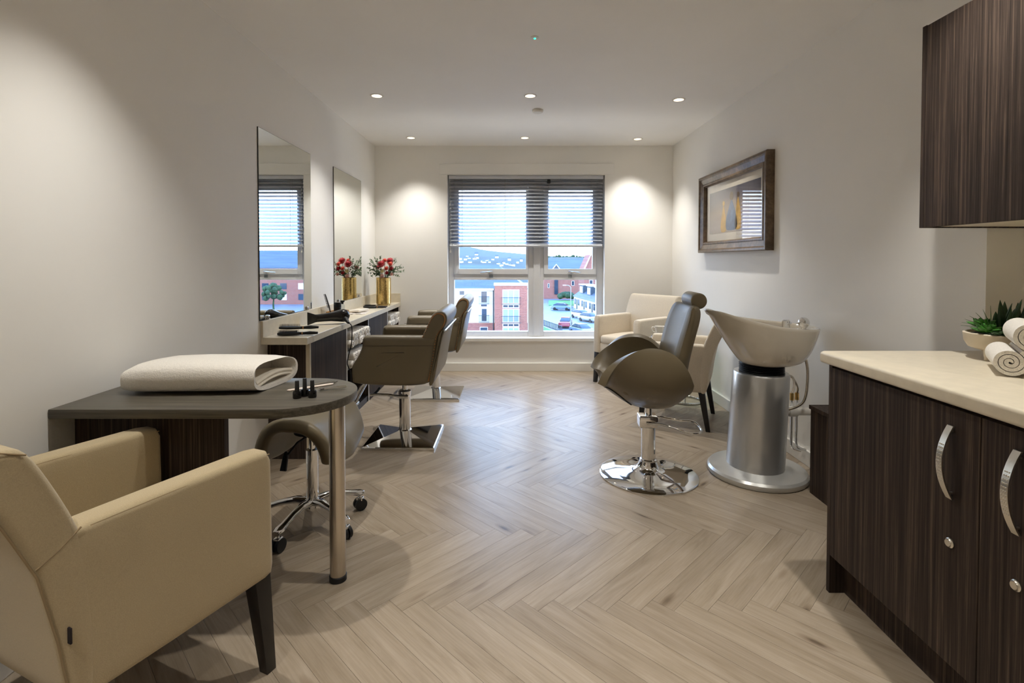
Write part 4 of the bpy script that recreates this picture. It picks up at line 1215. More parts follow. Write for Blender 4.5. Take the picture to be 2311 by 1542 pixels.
# mirrors
def wall_mirror(y0, y1, label):
    t = thing('wall_mirror', label, 'mirror', (0, 0, 0))
    z0, z1 = KZ + 0.097, 1.940
    MB().box(XL + 0.0005, XL + 0.0055, y0, y1, z0, z1).build('backing', M['mirror_edge'], t, smooth=False)
    MB().box(XL + 0.0056, XL + 0.0066, y0 + 0.002, y1 - 0.002, z0 + 0.002, z1 - 0.002).build('silvered_glass', M['mirror'], t, smooth=False)
    for yy in (y0 + 0.09, y1 - 0.09):
        MB().rbox((XL + 0.012, yy, z0 + 0.012), (0.012, 0.022, 0.026), 0.004).build('clip', M['chrome'], t)
wall_mirror(on_x(582, 500, XL).y, on_x(700, 500, XL).y, 'tall frameless mirror above the hair brushes and dryer')
wall_mirror(on_x(752, 500, XL).y, on_x(814, 500, XL).y, 'tall frameless mirror reflecting the flower vase')

# ---- brushes
def paddle_brush(label, loc, rz, flip=False, tilt=0.0, group='hair brushes by the counter end'):
    t = thing('hair_brush', label, 'hair brush', loc, rz, group)
    z = 0.0112
    MB().pillow(catmull([(-0.115, 0), (-0.105, 0.024), (-0.06, 0.034), (-0.01, 0.026), (0.015, 0.012), (0.015, -0.012), (-0.01, -0.026), (-0.06, -0.034), (-0.105, -0.024)], 4), 0.014, 0.005, lambda a, b, d: (a, b, z + d), 3).build('head', M['black_matt'], t)
    MB().tube([(0.005, 0, z), (0.03, 0, z), (0.07, 0, z + 0.002), (0.115, 0, z + 0.002)], [0.009, 0.008, 0.0105, 0.007], 12).build('handle', M['black_matt'], t)
    MB().lathe([(0.0, 0), (0.0095, 0), (0.0095, 0.006), (0.0, 0.006)], (0.024, 0, z), 16, Matrix.Rotation(R(90), 4, 'Y')).build('ring', M['copper'], t)
    br = MB()
    for i in range(13):
        for j in range(5):
            x, y = -0.105 + 0.0085 * i, -0.022 + 0.011 * j
            br.cyl((x, y, z + 0.006), (x, y, z + 0.021), 0.0009, 0.0006, n=4)
    br.build('bristles', M['black_matt'], t, weld=False, kind='stuff')
    return t
b1 = on_z(672, 757, KZ)
paddle_brush('flat dark hair brush lying under the other at the counter end', (b1.x, b1.y, KZ), R(6))
b2 = paddle_brush('black hair brush stacked bristles up on the other at the counter end', (b1.x + 0.004, b1.y + 0.008, KZ + 0.0334), R(1))
b3 = on_z(846, 696, KZ)
t3 = paddle_brush('dark hair brush lying at the foot of the flower vase', (b3.x, b3.y, KZ), R(-14), group='hair brushes by the vase')
t4 = thing('hair_comb_brush', 'brown-handled vent brush resting beside the vase', 'hair brush', (b3.x - 0.02, b3.y + 0.10, KZ), R(4))
MB().pillow([(-0.10, -0.016), (0.0, -0.016), (0.0, 0.016), (-0.10, 0.016)], 0.020, 0.004, lambda a, b, d: (a, b, 0.012 + d), 2).build('head', M['black_matt'], t4)
MB().tube([(0.0, 0, 0.010), (0.05, 0, 0.009), (0.11, 0, 0.008)], [0.007, 0.009, 0.006], 10).build('handle', M['frame'], t4)

# ---- hair dryer
hd_ = thing('hair_dryer', 'black hair dryer with flat nozzle lying on the counter', 'hair dryer', (0, 0, 0))
A_, B_ = Vector((-1.335, 3.50, KZ + 0.046)), Vector((-1.200, 3.565, KZ + 0.056))
dirh = (B_ - A_).normalized()
MB().tube([A_, A_ + dirh * 0.04, A_ + dirh * 0.09, B_, B_ + dirh * 0.02], [0.027, 0.028, 0.031, 0.042, 0.044], 24).build('barrel', M['black'], hd_)
MB().sphere(tuple(B_ + dirh * 0.022), 0.0455, 24, 16).build('motor_housing', M['black'], hd_)
nz = []
for d_, hw, hh in ((0.0, 0.026, 0.026), (-0.012, 0.024, 0.027), (-0.03, 0.016, 0.034), (-0.055, 0.010, 0.043), (-0.062, 0.010, 0.044)):
    c = A_ + dirh * d_; c.z = max(c.z, KZ + 0.0455)
    side = Vector((-dirh.y, dirh.x, 0))
    nz.append([c + side * (hw * math.cos(2 * PI * j / 20)) + Vector((0, 0, hh * max(-1, min(1, 1.2 * math.sin(2 * PI * j / 20))))) for j in range(20)])
MB().rings(nz).build('nozzle', M['black_matt'], hd_)
H0 = B_ + dirh * 0.022
H1 = Vector((-1.118, 3.50, KZ + 0.014))
MB().tube([H0 + Vector((0.01, -0.01, -0.015)), H0.lerp(H1, 0.45), H0.lerp(H1, 0.75), H1], [0.020, 0.016, 0.013, 0.008], 14).build('handle', M['black_matt'], hd_)
MB().tube(catmull([tuple(H1), (-1.098, 3.50, KZ - 0.005), (-1.096, 3.505, KZ - 0.06), (-1.10, 3.50, 0.60), (-1.115, 3.48, 0.52), (-1.118, 3.47, 0.47), (-1.10, 3.48, 0.41), (-1.105, 3.50, 0.32), (-1.12, 3.55, 0.15), (-1.13, 3.62, 0.012), (-1.14, 3.75, 0.008)], 5, False), 0.0034, 8).build('power_cord', M['rubber'], hd_)

# ---- basket with comb, jar, bottle
wb = thing('wicker_tray', 'small tan wicker tray holding comb and bottles by the mirror', 'tray', (-1.338, 3.93, KZ))
bk_ = MB()
for k in range(6):
    z = 0.006 + 0.0088 * k
    pts = []
    for j in range(40):
        a = 2 * PI * j / 40
        x = 0.062 * (abs(math.cos(a)) ** 0.5) * (1 if math.cos(a) > 0 else -1); y = 0.105 * (abs(math.sin(a)) ** 0.5) * (1 if math.sin(a) > 0 else -1)
        off = 0.0022 * (1 if (j + k) % 2 else -1)
        pts.append((x + off * math.cos(a), y + off * math.sin(a), z))
    bk_.tube(pts, 0.0046, 6, closed=True)
bk_.build('woven_side', M['wicker'], wb, weld=False)
MB().rbox((0, 0, 0.005), (0.124, 0.208, 0.008), 0.003).build('base', M['wicker'], wb)
cm = thing('comb', 'black comb leaning up out of the wicker tray', 'comb', (-1.362, 3.862, KZ + 0.0095), 0)
cmb = MB()
cd = Vector((-0.14, -0.30, 0.94)).normalized()
sd_ = Vector((0.75, -0.62, 0)).normalized()
def cq(a, b, d): return tuple(cd * a + sd_ * b + cd.cross(sd_) * d + Vector((0, 0, 0.004)))
cmb.pillow([(0.0, -0.004), (0.19, -0.004), (0.19, 0.004), (0.165, 0.008), (0.09, 0.014), (0.06, 0.010), (0.0, 0.003)], 0.004, 0.001, cq, 2)
for k in range(16):
    a = 0.078 + 0.007 * k
    cmb.pillow([(a, -0.024), (a + 0.0036, -0.024), (a + 0.0036, -0.003), (a, -0.003)], 0.003, 0.0006, cq, 1)
cmb.build('comb_body', M['black_matt'], cm, weld=False)
jar = thing('styling_product_jar', 'black cylindrical product bottle in the wicker tray', 'bottle', (-1.345, 3.945, KZ + 0.0095))
MB().lathe([(0.0, 0.0), (0.027, 0.0), (0.028, 0.003), (0.028, 0.075), (0.0, 0.076)], n=24).build('body', M['black_matt'], jar)
MB().lathe([(0.0, 0.0763), (0.0285, 0.0763), (0.0285, 0.108), (0.026, 0.110), (0.0, 0.110)], n=24).build('lid', M['black'], jar)
spr = thing('spray_bottle', 'small clear spray bottle with black cap in the wicker tray', 'bottle', (-1.330, 4.005, KZ + 0.0095))
MB().lathe([(0.0, 0.0), (0.020, 0.0), (0.0205, 0.003), (0.0205, 0.082), (0.012, 0.092), (0.0, 0.092)], n=20).build('body', M['clear'], spr)
MB().lathe([(0.0, 0.0923), (0.0125, 0.0923), (0.0125, 0.112), (0.0, 0.113)], n=18).rbox((0.008, -0.012, 0.114), (0.03, 0.02, 0.014), 0.004).build('cap', M['black_matt'], spr)
# ---- folded magazines / cloths by the vase
mg = on_z(806, 706, KZ)
for i, (dz, rz_, lab, mt_) in enumerate(((0.0, 8, 'open magazine lying flat on the counter before the second mirror', 'paper'), (0.0062, -14, 'folded pale cloth on top of the magazine on the counter', 'towel_edge'))):
    t = thing('magazine' if i == 0 else 'folded_cloth', lab, 'magazine' if i == 0 else 'cloth', (mg.x, mg.y + 0.02 * i, KZ + dz), R(rz_))
    if i == 0:
        for sg in (-1, 1):
            MB().grid(lambda u, v: (u * 0.085, v * 0.14, 0.001 + 0.004 * math.sin(min(1, abs(u) * 1.2) * PI) * 1.0), [sg * k / 8 for k in range(9)], [-1, 1]).rbox((sg * 0.043, 0, 0.0012), (0.084, 0.28, 0.0022), 0.0008, 1).build('page', M[mt_], t)
    else:
        MB().rbox((0, 0, 0.011), (0.12, 0.16, 0.020), 0.007, 3, 3, lambda w: (w.x, w.y, w.z + 0.004 * math.sin(w.x * 40))).build('folds', M[mt_], t)

# ---- gold vase and flowers
vz = on_z(866, 689, KZ)
va = thing('gold_vase', 'tall cylindrical gold vase at the window end of the counter', 'vase', (vz.x, vz.y, KZ + 0.0005))
MB().lathe([(0.0, 0.0), (0.062, 0.0), (0.062, 0.008), (0.066, 0.012), (0.071, 0.018), (0.071, 0.272), (0.068, 0.275), (0.066, 0.27), (0.066, 0.06), (0.0, 0.058)], n=48).build('body', M['gold'], va)
eb = MB()
for k in range(30):
    for q_ in range(3):
        a = R(-118 + 22 * q_ + (5 if k % 2 else -5)); z = 0.028 + 0.0078 * k
        eb.sphere((0.0712 * math.cos(a), 0.0712 * math.sin(a), z), 0.0040, 6, 4, (0.6, 0.6, 1))
eb.build('embossing', M['brass'], va, weld=False, kind='stuff')
fb = thing('flower_bouquet', 'artificial red and coral flowers with eucalyptus standing in the gold vase', 'flowers', (vz.x, vz.y, KZ + 0.0))
fr_ = random.Random(11)
def mouth(p_, z, lim=0.050):
    l = math.hypot(p_[0], p_[1]); k_ = min(1.0, lim / l) if l > 1e-6 else 1.0
    return (p_[0] * k_, p_[1] * k_, z)
def flower(c, r_, n, material, cup=0.5):
    m = MB(); c = Vector(c)
    face = Vector((fr_.uniform(-0.2, 0.2), -0.75, 0.65)).normalized()
    u = face.cross(Vector((0, 0, 1))).normalized(); w = u.cross(face)
    for ring, (cnt, rr_, up) in enumerate(((n, 1.0, 0.05), (n - 2, 0.82, 0.35), (n - 4, 0.6, 0.65), (max(4, n - 6), 0.35, 0.9))):
        for k in range(cnt):
            a = 2 * PI * k / cnt + ring * 0.3
            d = (u * math.cos(a) + w * math.sin(a)) * (1 - 0.55 * up) + face * (up * cup * 1.4)
            leaf_blade(m, c, d, r_ * rr_, r_ * 0.27, 0.35, 4)
    m.sphere(c + face * r_ * 0.1, r_ * 0.55, 10, 7)
    m.build('flower_head', material, fb, weld=False)
    MB().tube([tuple(c), mouth(c, 0.290), mouth(c, 0.268, 0.045), (c.x * 0.15, c.y * 0.15, 0.12)], 0.0028, 6).build('stem', M['leaf'], fb)
def fpos(px, py, dy=0.0):
    q_ = on_y(px, py, vz.y + dy)
    return (q_.x - vz.x, dy, q_.z - KZ)
flower(fpos(860.5, 596, -0.05), 0.048, 16, M['petal_red'])
flower(fpos(880, 589, -0.01), 0.045, 16, M['petal_red'])
flower(fpos(881, 596, -0.06), 0.030, 12, M['petal_orange'])
flower(fpos(872, 606, -0.06), 0.030, 12, M['petal_orange'])
flower(fpos(883, 606, -0.05), 0.030, 12, M['petal_red'])
flower(fpos(873, 616, -0.05), 0.026, 12, M['petal_red'])
flower(fpos(863, 612, -0.055), 0.028, 11, M['petal_cream'])
flower(fpos(862, 623, -0.06), 0.030, 12, M['petal_pink'])
flower(fpos(884, 619, -0.055), 0.024, 11, M['petal_pink'])
flower(fpos(868, 588, 0.01), 0.030, 12, M['petal_orange'])
flower(fpos(852, 604, 0.03), 0.03, 12, M['petal_red'])
def sprig(tip, material, nleaf=14, ls=0.019, sag=0.0):
    m = MB(); b0 = Vector((tip[0] * 0.12, tip[1] * 0.12, 0.22)); t1 = Vector(tip)
    mo = Vector(mouth(tip, 0.288, 0.040)); m2 = mo.lerp(t1, 0.5) + Vector((0, 0, 0.022))
    m.tube([tuple(b0), tuple(mo)], 0.0013, 5)
    pts = catmull([tuple(mo), tuple(m2), tuple(t1)], 8, False)
    m.tube(pts, 0.0013, 5)
    free = [Vector(p_) for p_ in pts if p_[2] > 0.300 or math.hypot(p_[0], p_[1]) > 0.098]
    for k in range(nleaf):
        p_ = free[int(k / nleaf * len(free))]
        a = fr_.uniform(0, 2 * PI)
        leaf_blade(m, p_, (math.cos(a), fr_.uniform(-0.8, 0.8), math.sin(a) * 0.8 + 0.2), ls * fr_.uniform(0.8, 1.3), ls * 0.38, 0.15, 3)
    m.build('leaf_sprig', material, fb, weld=False)
for (px, py, mt_) in ((832, 595, 'leaf_grey'), (828, 606, 'leaf_grey'), (830, 617, 'leaf_grey'), (836, 586, 'leaf_grey'), (845, 582, 'leaf_grey'), (838, 624, 'leaf'), (846, 612, 'leaf'), (843, 600, 'leaf_grey'), (851, 586, 'leaf'), (895, 590, 'leaf_grey'), (903, 600, 'leaf'), (910, 605, 'leaf_grey'), (905, 615, 'leaf'), (900, 625, 'leaf'), (893, 582, 'leaf_grey'), (911, 612, 'leaf_grey'), (892, 612, 'leaf'), (848, 622, 'leaf'), (858, 578, 'leaf_grey'), (898, 608, 'leaf'), (835, 610, 'leaf_grey'), (841, 592, 'leaf_grey')):
    sprig(fpos(px, py, fr_.uniform(-0.09, 0.09)), M[mt_], 22)

# ================================================================ PICTURE
py0, py1 = on_x(1748, 450, XR).y, on_x(1590, 450, XR).y
pz0, pz1 = on_y(1153, 565, 1).z, 0
ztp = on_x(1746, 338, XR).z; zbt = on_x(1746, 565, XR).z
pcx, pcz = (py0 + py1) / 2, (ztp + zbt) / 2
PWD, PHT = (py1 - py0), (ztp - zbt)
pic = thing('framed_picture', 'bronze-framed abstract picture of three slender figures on the long wall', 'picture', (XR, pcx, pcz))
# frame rails with a stepped moulding, mitred; profile (inward distance, depth off the wall)
prof = [(0.0, 0.0), (0.0, 0.050), (0.006, 0.056), (0.020, 0.056), (0.030, 0.046), (0.052, 0.040), (0.066, 0.036), (0.074, 0.040), (0.084, 0.040), (0.094, 0.026), (0.094, 0.0)]
hw_, hh_ = PWD / 2, PHT / 2
cor = [(-hw_, -hh_), (hw_, -hh_), (hw_, hh_), (-hw_, hh_)]
for k in range(4):
    a, b = cor[k], cor[(k + 1) % 4]
    def corner(c, i, dpt):
        return (-dpt - 0.0005, c[0] - math.copysign(i, c[0]), c[1] - math.copysign(i, c[1]))
    MB().rings([[corner(a, i, dpt) for i, dpt in prof], [corner(b, i, dpt) for i, dpt in prof]]).build('frame_rail', M['frame'], pic, angle=25)
iw, ih = hw_ - 0.094, hh_ - 0.094
MB().box(-0.012, -0.004, -iw + 0.0005, iw - 0.0005, -ih + 0.0005, ih - 0.0005).build('mount_board', M['mount'], pic, smooth=False)
# print: soft horizon bands (flat print on paper)
pm, nt2, bs = _base('art_print')
tcn = nt2.nodes.new('ShaderNodeTexCoord'); spx = nt2.nodes.new('ShaderNodeSeparateXYZ')
nt2.links.new(tcn.outputs['Object'], spx.inputs[0])
nz_ = _noise(nt2, _coords(nt2, (1, 1.2, 7)), 3.0, 5, 0.6, 0.6)
mp_ = nt2.nodes.new('ShaderNodeMath'); mp_.operation = 'MULTIPLY_ADD'; mp_.inputs[1].default_value = 0.22
ad_ = nt2.nodes.new('ShaderNodeMath'); ad_.operation = 'MULTIPLY_ADD'; ad_.inputs[1].default_value = 2.1; ad_.inputs[2].default_value = 0.40
nt2.links.new(spx.outputs['Z'], ad_.inputs[0]); nt2.links.new(nz_, mp_.inputs[0]); nt2.links.new(ad_.outputs[0], mp_.inputs[2])
nt2.links.new(_ramp(nt2, mp_.outputs[0], [(0.0, C('9a8a78')), (0.25, C('b8aca0')), (0.5, C('a08c74')), (0.72, C('6a6264')), (1.0, C('4a4a56'))]), bs.inputs['Base Color'])
bs.inputs['Roughness'].default_value = 0.6
aw, ah = iw - 0.062, ih - 0.062
art = MB().box(-0.0135, -0.0122, -aw, aw, -ah, ah).build('art_print', pm, pic, smooth=False)
gfig = {'gold': mat('ochre_ink', 'c9a04a', 0.6, var=0.25, nscale=25), 'blue': mat('blue_ink', '5a6f8c', 0.6, var=0.35, nscale=25), 'dark': mat('umber_ink', '5a4520', 0.6, var=0.2)}
def figure(cy, wid_, h0, h1, ink, head=None, headc='dark'):
    o_ = catmull([(cy - wid_, h0), (cy - wid_ * 1.1, h0 + (h1 - h0) * 0.35), (cy - wid_ * 0.35, h0 + (h1 - h0) * 0.85), (cy, h1), (cy + wid_ * 0.35, h0 + (h1 - h0) * 0.85), (cy + wid_ * 1.1, h0 + (h1 - h0) * 0.35), (cy + wid_, h0)], 4)
    MB().pillow(o_, 0.0006, 0.0001, lambda a, b, d: (-0.0142 + d, a, b), 1).build('painted_figure', gfig[ink], art)
    if head:
        MB().pillow([(cy + head * math.cos(2 * PI * j / 16), h1 + head * 0.8 + head * math.sin(2 * PI * j / 16)) for j in range(16)], 0.0006, 0.0001, lambda a, b, d: (-0.0142 + d, a, b), 1).build('painted_head', gfig[headc], art)
figure(0.16, 0.045, -ah + 0.01, 0.045, 'gold', 0.020, 'gold')
figure(0.015, 0.085, -ah + 0.02, 0.075, 'blue', 0.034, 'dark')
figure(-0.10, 0.045, -ah + 0.02, 0.085, 'gold', 0.020, 'dark')
MB().box(-0.0220, -0.0200, -iw + 0.0005, iw - 0.0005, -ih + 0.0005, ih - 0.0005).build('glass', M['picture_glass'], pic, smooth=False)

# ================================================================ SIDE TABLE WITH CUPS
stp = on_z(1552, 905, 0)
stt = thing('side_table', 'round glass side table on a chrome ring base between the pale armchairs', 'table', (stp.x - 0.02, stp.y, 0))
MB().tube([(0.13 * math.cos(2 * PI * k / 40), 0.13 * math.sin(2 * PI * k / 40), 0.009) for k in range(40)], 0.009, 10, closed=True).build('ring_base', M['chrome'], stt)
for a in (0, 120, 240):
    MB().cyl((0.13 * math.cos(R(a + 10)), 0.13 * math.sin(R(a + 10)), 0.012), (0.13 * math.cos(R(a + 10)), 0.13 * math.sin(R(a + 10)), 0.452), 0.007, n=12).build('post', M['chrome'], stt)
STZ = 0.462
MB().lathe([(0.0, 0.4525), (0.238, 0.4525), (0.24, 0.455), (0.24, 0.459), (0.238, 0.462), (0.0, 0.462)], n=48).build('glass_top', M['table_glass'], stt)
def cup(loc, label, rz):
    t = thing('cup', label, 'cup', loc, rz, 'stacked cups on the side table')
    MB().lathe([(0.0, 0.0), (0.024, 0.0), (0.026, 0.005), (0.030, 0.03), (0.038, 0.065), (0.042, 0.085), (0.040, 0.085), (0.036, 0.065), (0.028, 0.03), (0.022, 0.008), (0.0, 0.007)], n=32).build('body', M['china'], t)
    MB().tube(catmull([(-0.036, 0, 0.070), (-0.058, 0, 0.078), (-0.066, 0, 0.062), (-0.055, 0, 0.040), (-0.032, 0, 0.028)], 5, False), 0.0042, 8).build('handle', M['china'], t)
    return t
cpos = on_y(1487, 770, stp.y)
cup((cpos.x, cpos.y - 0.02, STZ + 0.0003), 'white china cup at the bottom of the pair on the glass side table', R(160))
cup((cpos.x, cpos.y - 0.02, STZ + 0.0858), 'white china cup stacked on another on the glass side table', R(0))
cf = thing('cafetiere', 'small dark glass coffee pot with black lid on the glass side table', 'coffee pot', (cpos.x - 0.070, cpos.y - 0.045, STZ + 0.0003))
MB().lathe([(0.0, 0.0), (0.03, 0.0), (0.032, 0.004), (0.032, 0.07), (0.0, 0.071)], n=24).build('jug', M['black'], cf)
MB().lathe([(0.0, 0.0713), (0.034, 0.0713), (0.03, 0.084), (0.006, 0.088), (0.005, 0.10), (0.0, 0.101)], n=24).build('lid', M['chrome'], cf)
MB().tube(catmull([(-0.030, 0, 0.066), (-0.055, 0, 0.066), (-0.058, 0, 0.035), (-0.031, 0, 0.012)], 4, False), 0.005, 8).build('handle', M['rubber'], cf)
# ================================================================ OUTSIDE THE WINDOW
GZ = -9.0
def O_(px, py, y): return on_y(px, py, y)
def gnd(px, py): return on_z(px, py, GZ)
XM = {}
XM['tarmac'] = mat('wet_tarmac', '6f7680', 0.45, var=0.15, nscale=0.3)
XM['pave'] = mat('pavement', '8f9399', 0.7, var=0.1, nscale=0.5)
XM['grass'] = mat('lawn_green', '5d8a4e', 0.9, var=0.2, nscale=0.6)
XM['render'] = mat('cream_render', 'd9d6c8', 0.85, var=0.04, nscale=0.5)
XM['brick'] = mat_brick('red_brick', '9c5a4a', '8a4a3e', '9a8a80', 1.0)
XM['brick2'] = mat_brick('orange_brick', 'a4604c', '8f4f40', '9a8a80', 1.0)
XM['slate'] = mat_streak('blue_slate', '3e464e', '4a545e', '57636e', (0.5, 6, 6), 0.5)
XM['white'] = mat('white_paint_outside', 'e4e6e8', 0.5, var=0.02)
XM['cottage'] = mat('cottage_render', 'd0cabd', 0.85, var=0.05, nscale=0.6)
XM['glazing'] = mat('dark_glazing', '33404e', 0.08, var=0.2, nscale=0.5)
XM['curtain'] = mat('pale_curtained_glazing', '8fa0a8', 0.15, var=0.1, nscale=0.5)
XM['rail'] = mat('dark_railing', '3a4148', 0.5)
XM['hill'] = mat('wooded_hill', '38423c', 0.95, var=0.3, nscale=0.02)
XM['hill2'] = mat('far_moor', '47504e', 0.95, var=0.15, nscale=0.01)
XM['bush'] = mat('hedge_leaf', '33492f', 0.9, var=0.4, nscale=1.5)
XM['car_red'] = mat('red_car_paint', '8c1a1a', 0.25, var=0.03, coat=0.6)
XM['car_blue'] = mat('grey_blue_car_paint', '6d8292', 0.25, var=0.03, coat=0.6)
XM['car_white'] = mat('white_car_paint', 'd8d8d4', 0.25, var=0.03, coat=0.6)
XM['car_silver'] = mat('silver_car_paint', '9aa0a6', 0.25, var=0.03, coat=0.6)

struct(MB().box(-400, 500, 14, 420, GZ - 0.5, GZ).build('ground_street', XM['tarmac'], smooth=False))

# ---- cream and brick apartment block
BY = 68.0
def bw_(px): return O_(px, 700, BY).x
def bzz(py): return O_(1153, py, BY).z
ap = thing('apartment_block', 'cream rendered apartment block with slate roof and brick ground floor across the street', 'building', (0, 0, 0))
x0, x1 = bw_(900), bw_(1191)
MB().box(x0, x1, BY, BY + 12, bzz(729), bzz(653)).build('rendered_wall', XM['render'], ap, smooth=False)
MB().box(x0, x1, BY - 0.05, BY + 12, GZ, bzz(729) - 0.001).build('brick_ground_floor', XM['brick'], ap, smooth=False)
MB().box(x0, bw_(1114.5), BY - 0.42, BY - 0.06, bzz(655), bzz(651)).build('gutter', XM['white'], ap, smooth=False)
MB().cyl((bw_(1113.5), BY - 0.15, GZ), (bw_(1113.5), BY - 0.15, bzz(655)), 0.07, n=8).build('downpipe', XM['rail'], ap)
zr = O_(1153, 598, BY + 7).z
rx1 = bw_(1192)
MB().add([(x0, BY - 0.4, bzz(652)), (rx1, BY - 0.4, bzz(652)), (rx1 - 4.2, BY + 7, zr), (x0, BY + 7, zr), (x0, BY + 14.4, bzz(652)), (rx1, BY + 14.4, bzz(652))],
         [(0, 1, 2, 3), (3, 2, 5, 4), (1, 5, 2), (0, 3, 4), (0, 4, 5, 1)]).build('roof', XM['slate'], ap, smooth=False)
def ext_window(parent, px0, px1, py0, py1, y, n=1, glazing='glazing', frame='white', fw=0.07, depth=0.05):
    a, b = O_(px0, py0, y), O_(px1, py1, y)
    f = MB(); y0 = y - depth - 0.001
    f.box(a.x, b.x, y0, y - 0.001, a.z - fw, a.z).box(a.x, b.x, y0, y - 0.001, b.z, b.z + fw)
    for k in range(n + 1):
        xx = a.x + (b.x - a.x - fw) * k / n
        f.box(xx, xx + fw, y0, y - 0.001, b.z + fw, a.z - fw)
    fo = f.build('window', XM[frame], parent, smooth=False, weld=False)
    for k in range(n):
        xa = a.x + (b.x - a.x - fw) * k / n + fw; xb = a.x + (b.x - a.x - fw) * (k + 1) / n
        MB().box(xa, xb, y - 0.03, y - 0.002, b.z + fw, a.z - fw).build('glass', XM[glazing], fo, smooth=False)
    return fo
def juliet(parent, px0, px1, py0, py1, y):
    a, b = O_(px0, py0, y), O_(px1, py1, y)
    m = MB(); yy = y - 0.35
    m.box(a.x, b.x, yy - 0.03, yy + 0.03, a.z - 0.06, a.z).box(a.x, b.x, yy - 0.03, yy + 0.03, b.z, b.z + 0.05)
    n = 12
    for k in range(n + 1):
        xx = a.x + (b.x - a.x) * k / n
        m.box(xx - 0.012, xx + 0.012, yy - 0.012, yy + 0.012, b.z, a.z)
    for xx in (a.x, b.x):
        m.box(xx - 0.02, xx + 0.02, yy, y - 0.06, a.z - 0.06, a.z).box(xx - 0.02, xx + 0.02, yy, y - 0.06, b.z, b.z + 0.05)
    m.build('balcony_railing', XM['rail'], parent, smooth=False, weld=False)
ext_window(ap, 1036, 1049, 656, 667, BY)
ext_window(ap, 1036, 1049, 690, 706, BY)
ext_window(ap, 1085, 1100, 657, 684, BY)
ext_window(ap, 1084.5, 1100, 686, 693, BY)
ext_window(ap, 1086, 1099.5, 696, 726, BY)
ext_window(ap, 1083, 1101, 738, 752, BY - 0.05)
ext_window(ap, 1038, 1051, 738, 752, BY - 0.05)
juliet(ap, 1081, 1104, 669, 686, BY); juliet(ap, 1081, 1104, 711, 727, BY)
tb = thing('brick_apartment_tower', 'red brick apartment tower with three-light bay windows and white parapet', 'building', (0, 0, 0))
YT = BY - 1.6
tx0, tx1 = O_(1116.2, 700, YT).x, O_(1190, 700, YT).x
MB().box(tx0, tx1, YT, BY - 0.46, GZ, O_(1153, 645, YT).z).build('brick_wall', XM['brick2'], tb, smooth=False)
MB().box(tx0 - 0.1, tx1 + 0.1, YT - 0.12, BY - 0.45, O_(1153, 645, YT).z + 0.001, O_(1153, 639, YT).z).build('parapet', XM['white'], tb, smooth=False)
for (a, b, g) in ((654, 686, 'curtain'), (687, 695.5, 'glazing'), (697, 728, 'curtain'), (730, 738, 'glazing'), (739, 760, 'curtain')):
    ext_window(tb, 1134, 1172, a, b, YT, 3, g, fw=0.10)
juliet(tb, 1132, 1175, 671, 687, YT); juliet(tb, 1132, 1175, 713, 729, YT)

# ---- brick housing behind the crossroads
YK = 135.0
bh = thing('brick_housing_block', 'long red brick housing block with slate roof behind the lawn', 'building', (0, 0, 0))
kx0, kx1 = O_(1200, 650, YK).x, O_(1345, 650, YK).x
MB().box(kx0, kx1, YK, YK + 12, GZ, O_(1153, 612, YK).z).build('brick_wall', XM['brick2'], bh, smooth=False)
zr = O_(1153, 584.5, YK + 7).z
MB().add([(kx0 - 0.5, YK - 0.5, O_(1153, 612, YK).z), (kx1 + 0.5, YK - 0.5, O_(1153, 612, YK).z), (kx1 + 0.5, YK + 7, zr), (kx0 - 0.5, YK + 7, zr), (kx0 - 0.5, YK + 14.5, O_(1153, 612, YK).z), (kx1 + 0.5, YK + 14.5, O_(1153, 612, YK).z)],
         [(0, 1, 2, 3), (3, 2, 5, 4), (1, 5, 2), (0, 3, 4), (0, 4, 5, 1)]).build('roof', XM['slate'], bh, smooth=False)
MB().box(O_(1251, 650, YK).x, O_(1259, 650, YK).x, YK - 0.3, YK - 0.002, O_(1153, 664, YK).z, O_(1153, 622, YK).z).build('stair_glazing', XM['glazing'], bh, smooth=False)
for (a, b, c, d) in ((1290, 1296, 634, 645), (1315, 1322, 632, 643), (1330, 1334, 632, 644), (1236, 1240, 640, 650)):
    ext_window(bh, a, b, c, d, YK)
g1, g2, g3 = O_(1247, 608, YK - 1), O_(1255.5, 597, YK - 1), O_(1264, 608, YK - 1)
MB().tube([g1, g2, g3], 0.16, 6).build('gable_bargeboard', XM['white'], bh)
MB().add([(g1.x, g1.y, g1.z), (g2.x, g2.y, g2.z), (g3.x, g3.y, g3.z), (g2.x, g2.y + 6, g2.z)], [(0, 2, 1), (0, 1, 3), (1, 2, 3), (0, 3, 2)]).build('gable', XM['slate'], bh, smooth=False)
gh = thing('brick_gable_house', 'brick house with a steep gable end rising over the slate roofs', 'building', (0, 0, 0))
YG = 112.0
a, b, c = O_(1318, 612, YG), O_(1334, 575, YG), O_(1352, 612, YG)
MB().add([(a.x, YG, GZ), (c.x, YG, GZ), (c.x, YG, c.z), (b.x, YG, b.z), (a.x, YG, a.z), (a.x, YG + 9, GZ), (c.x, YG + 9, GZ), (c.x, YG + 9, c.z), (b.x, YG + 9, b.z), (a.x, YG + 9, a.z)],
         [(0, 1, 2, 3, 4), (9, 8, 7, 6, 5), (0, 4, 9, 5), (1, 6, 7, 2), (0, 5, 6, 1), (2, 7, 8, 3), (3, 8, 9, 4)]).build('gable_wall', XM['brick'], gh, smooth=False)
MB().tube([(a.x - 0.3, YG - 0.2, a.z - 0.3), (b.x, YG - 0.2, b.z + 0.1), (c.x + 0.3, YG - 0.2, c.z - 0.3)], 0.2, 6).build('bargeboard', XM['white'], gh)
ext_window(gh, 1330, 1338, 632, 645, YG)

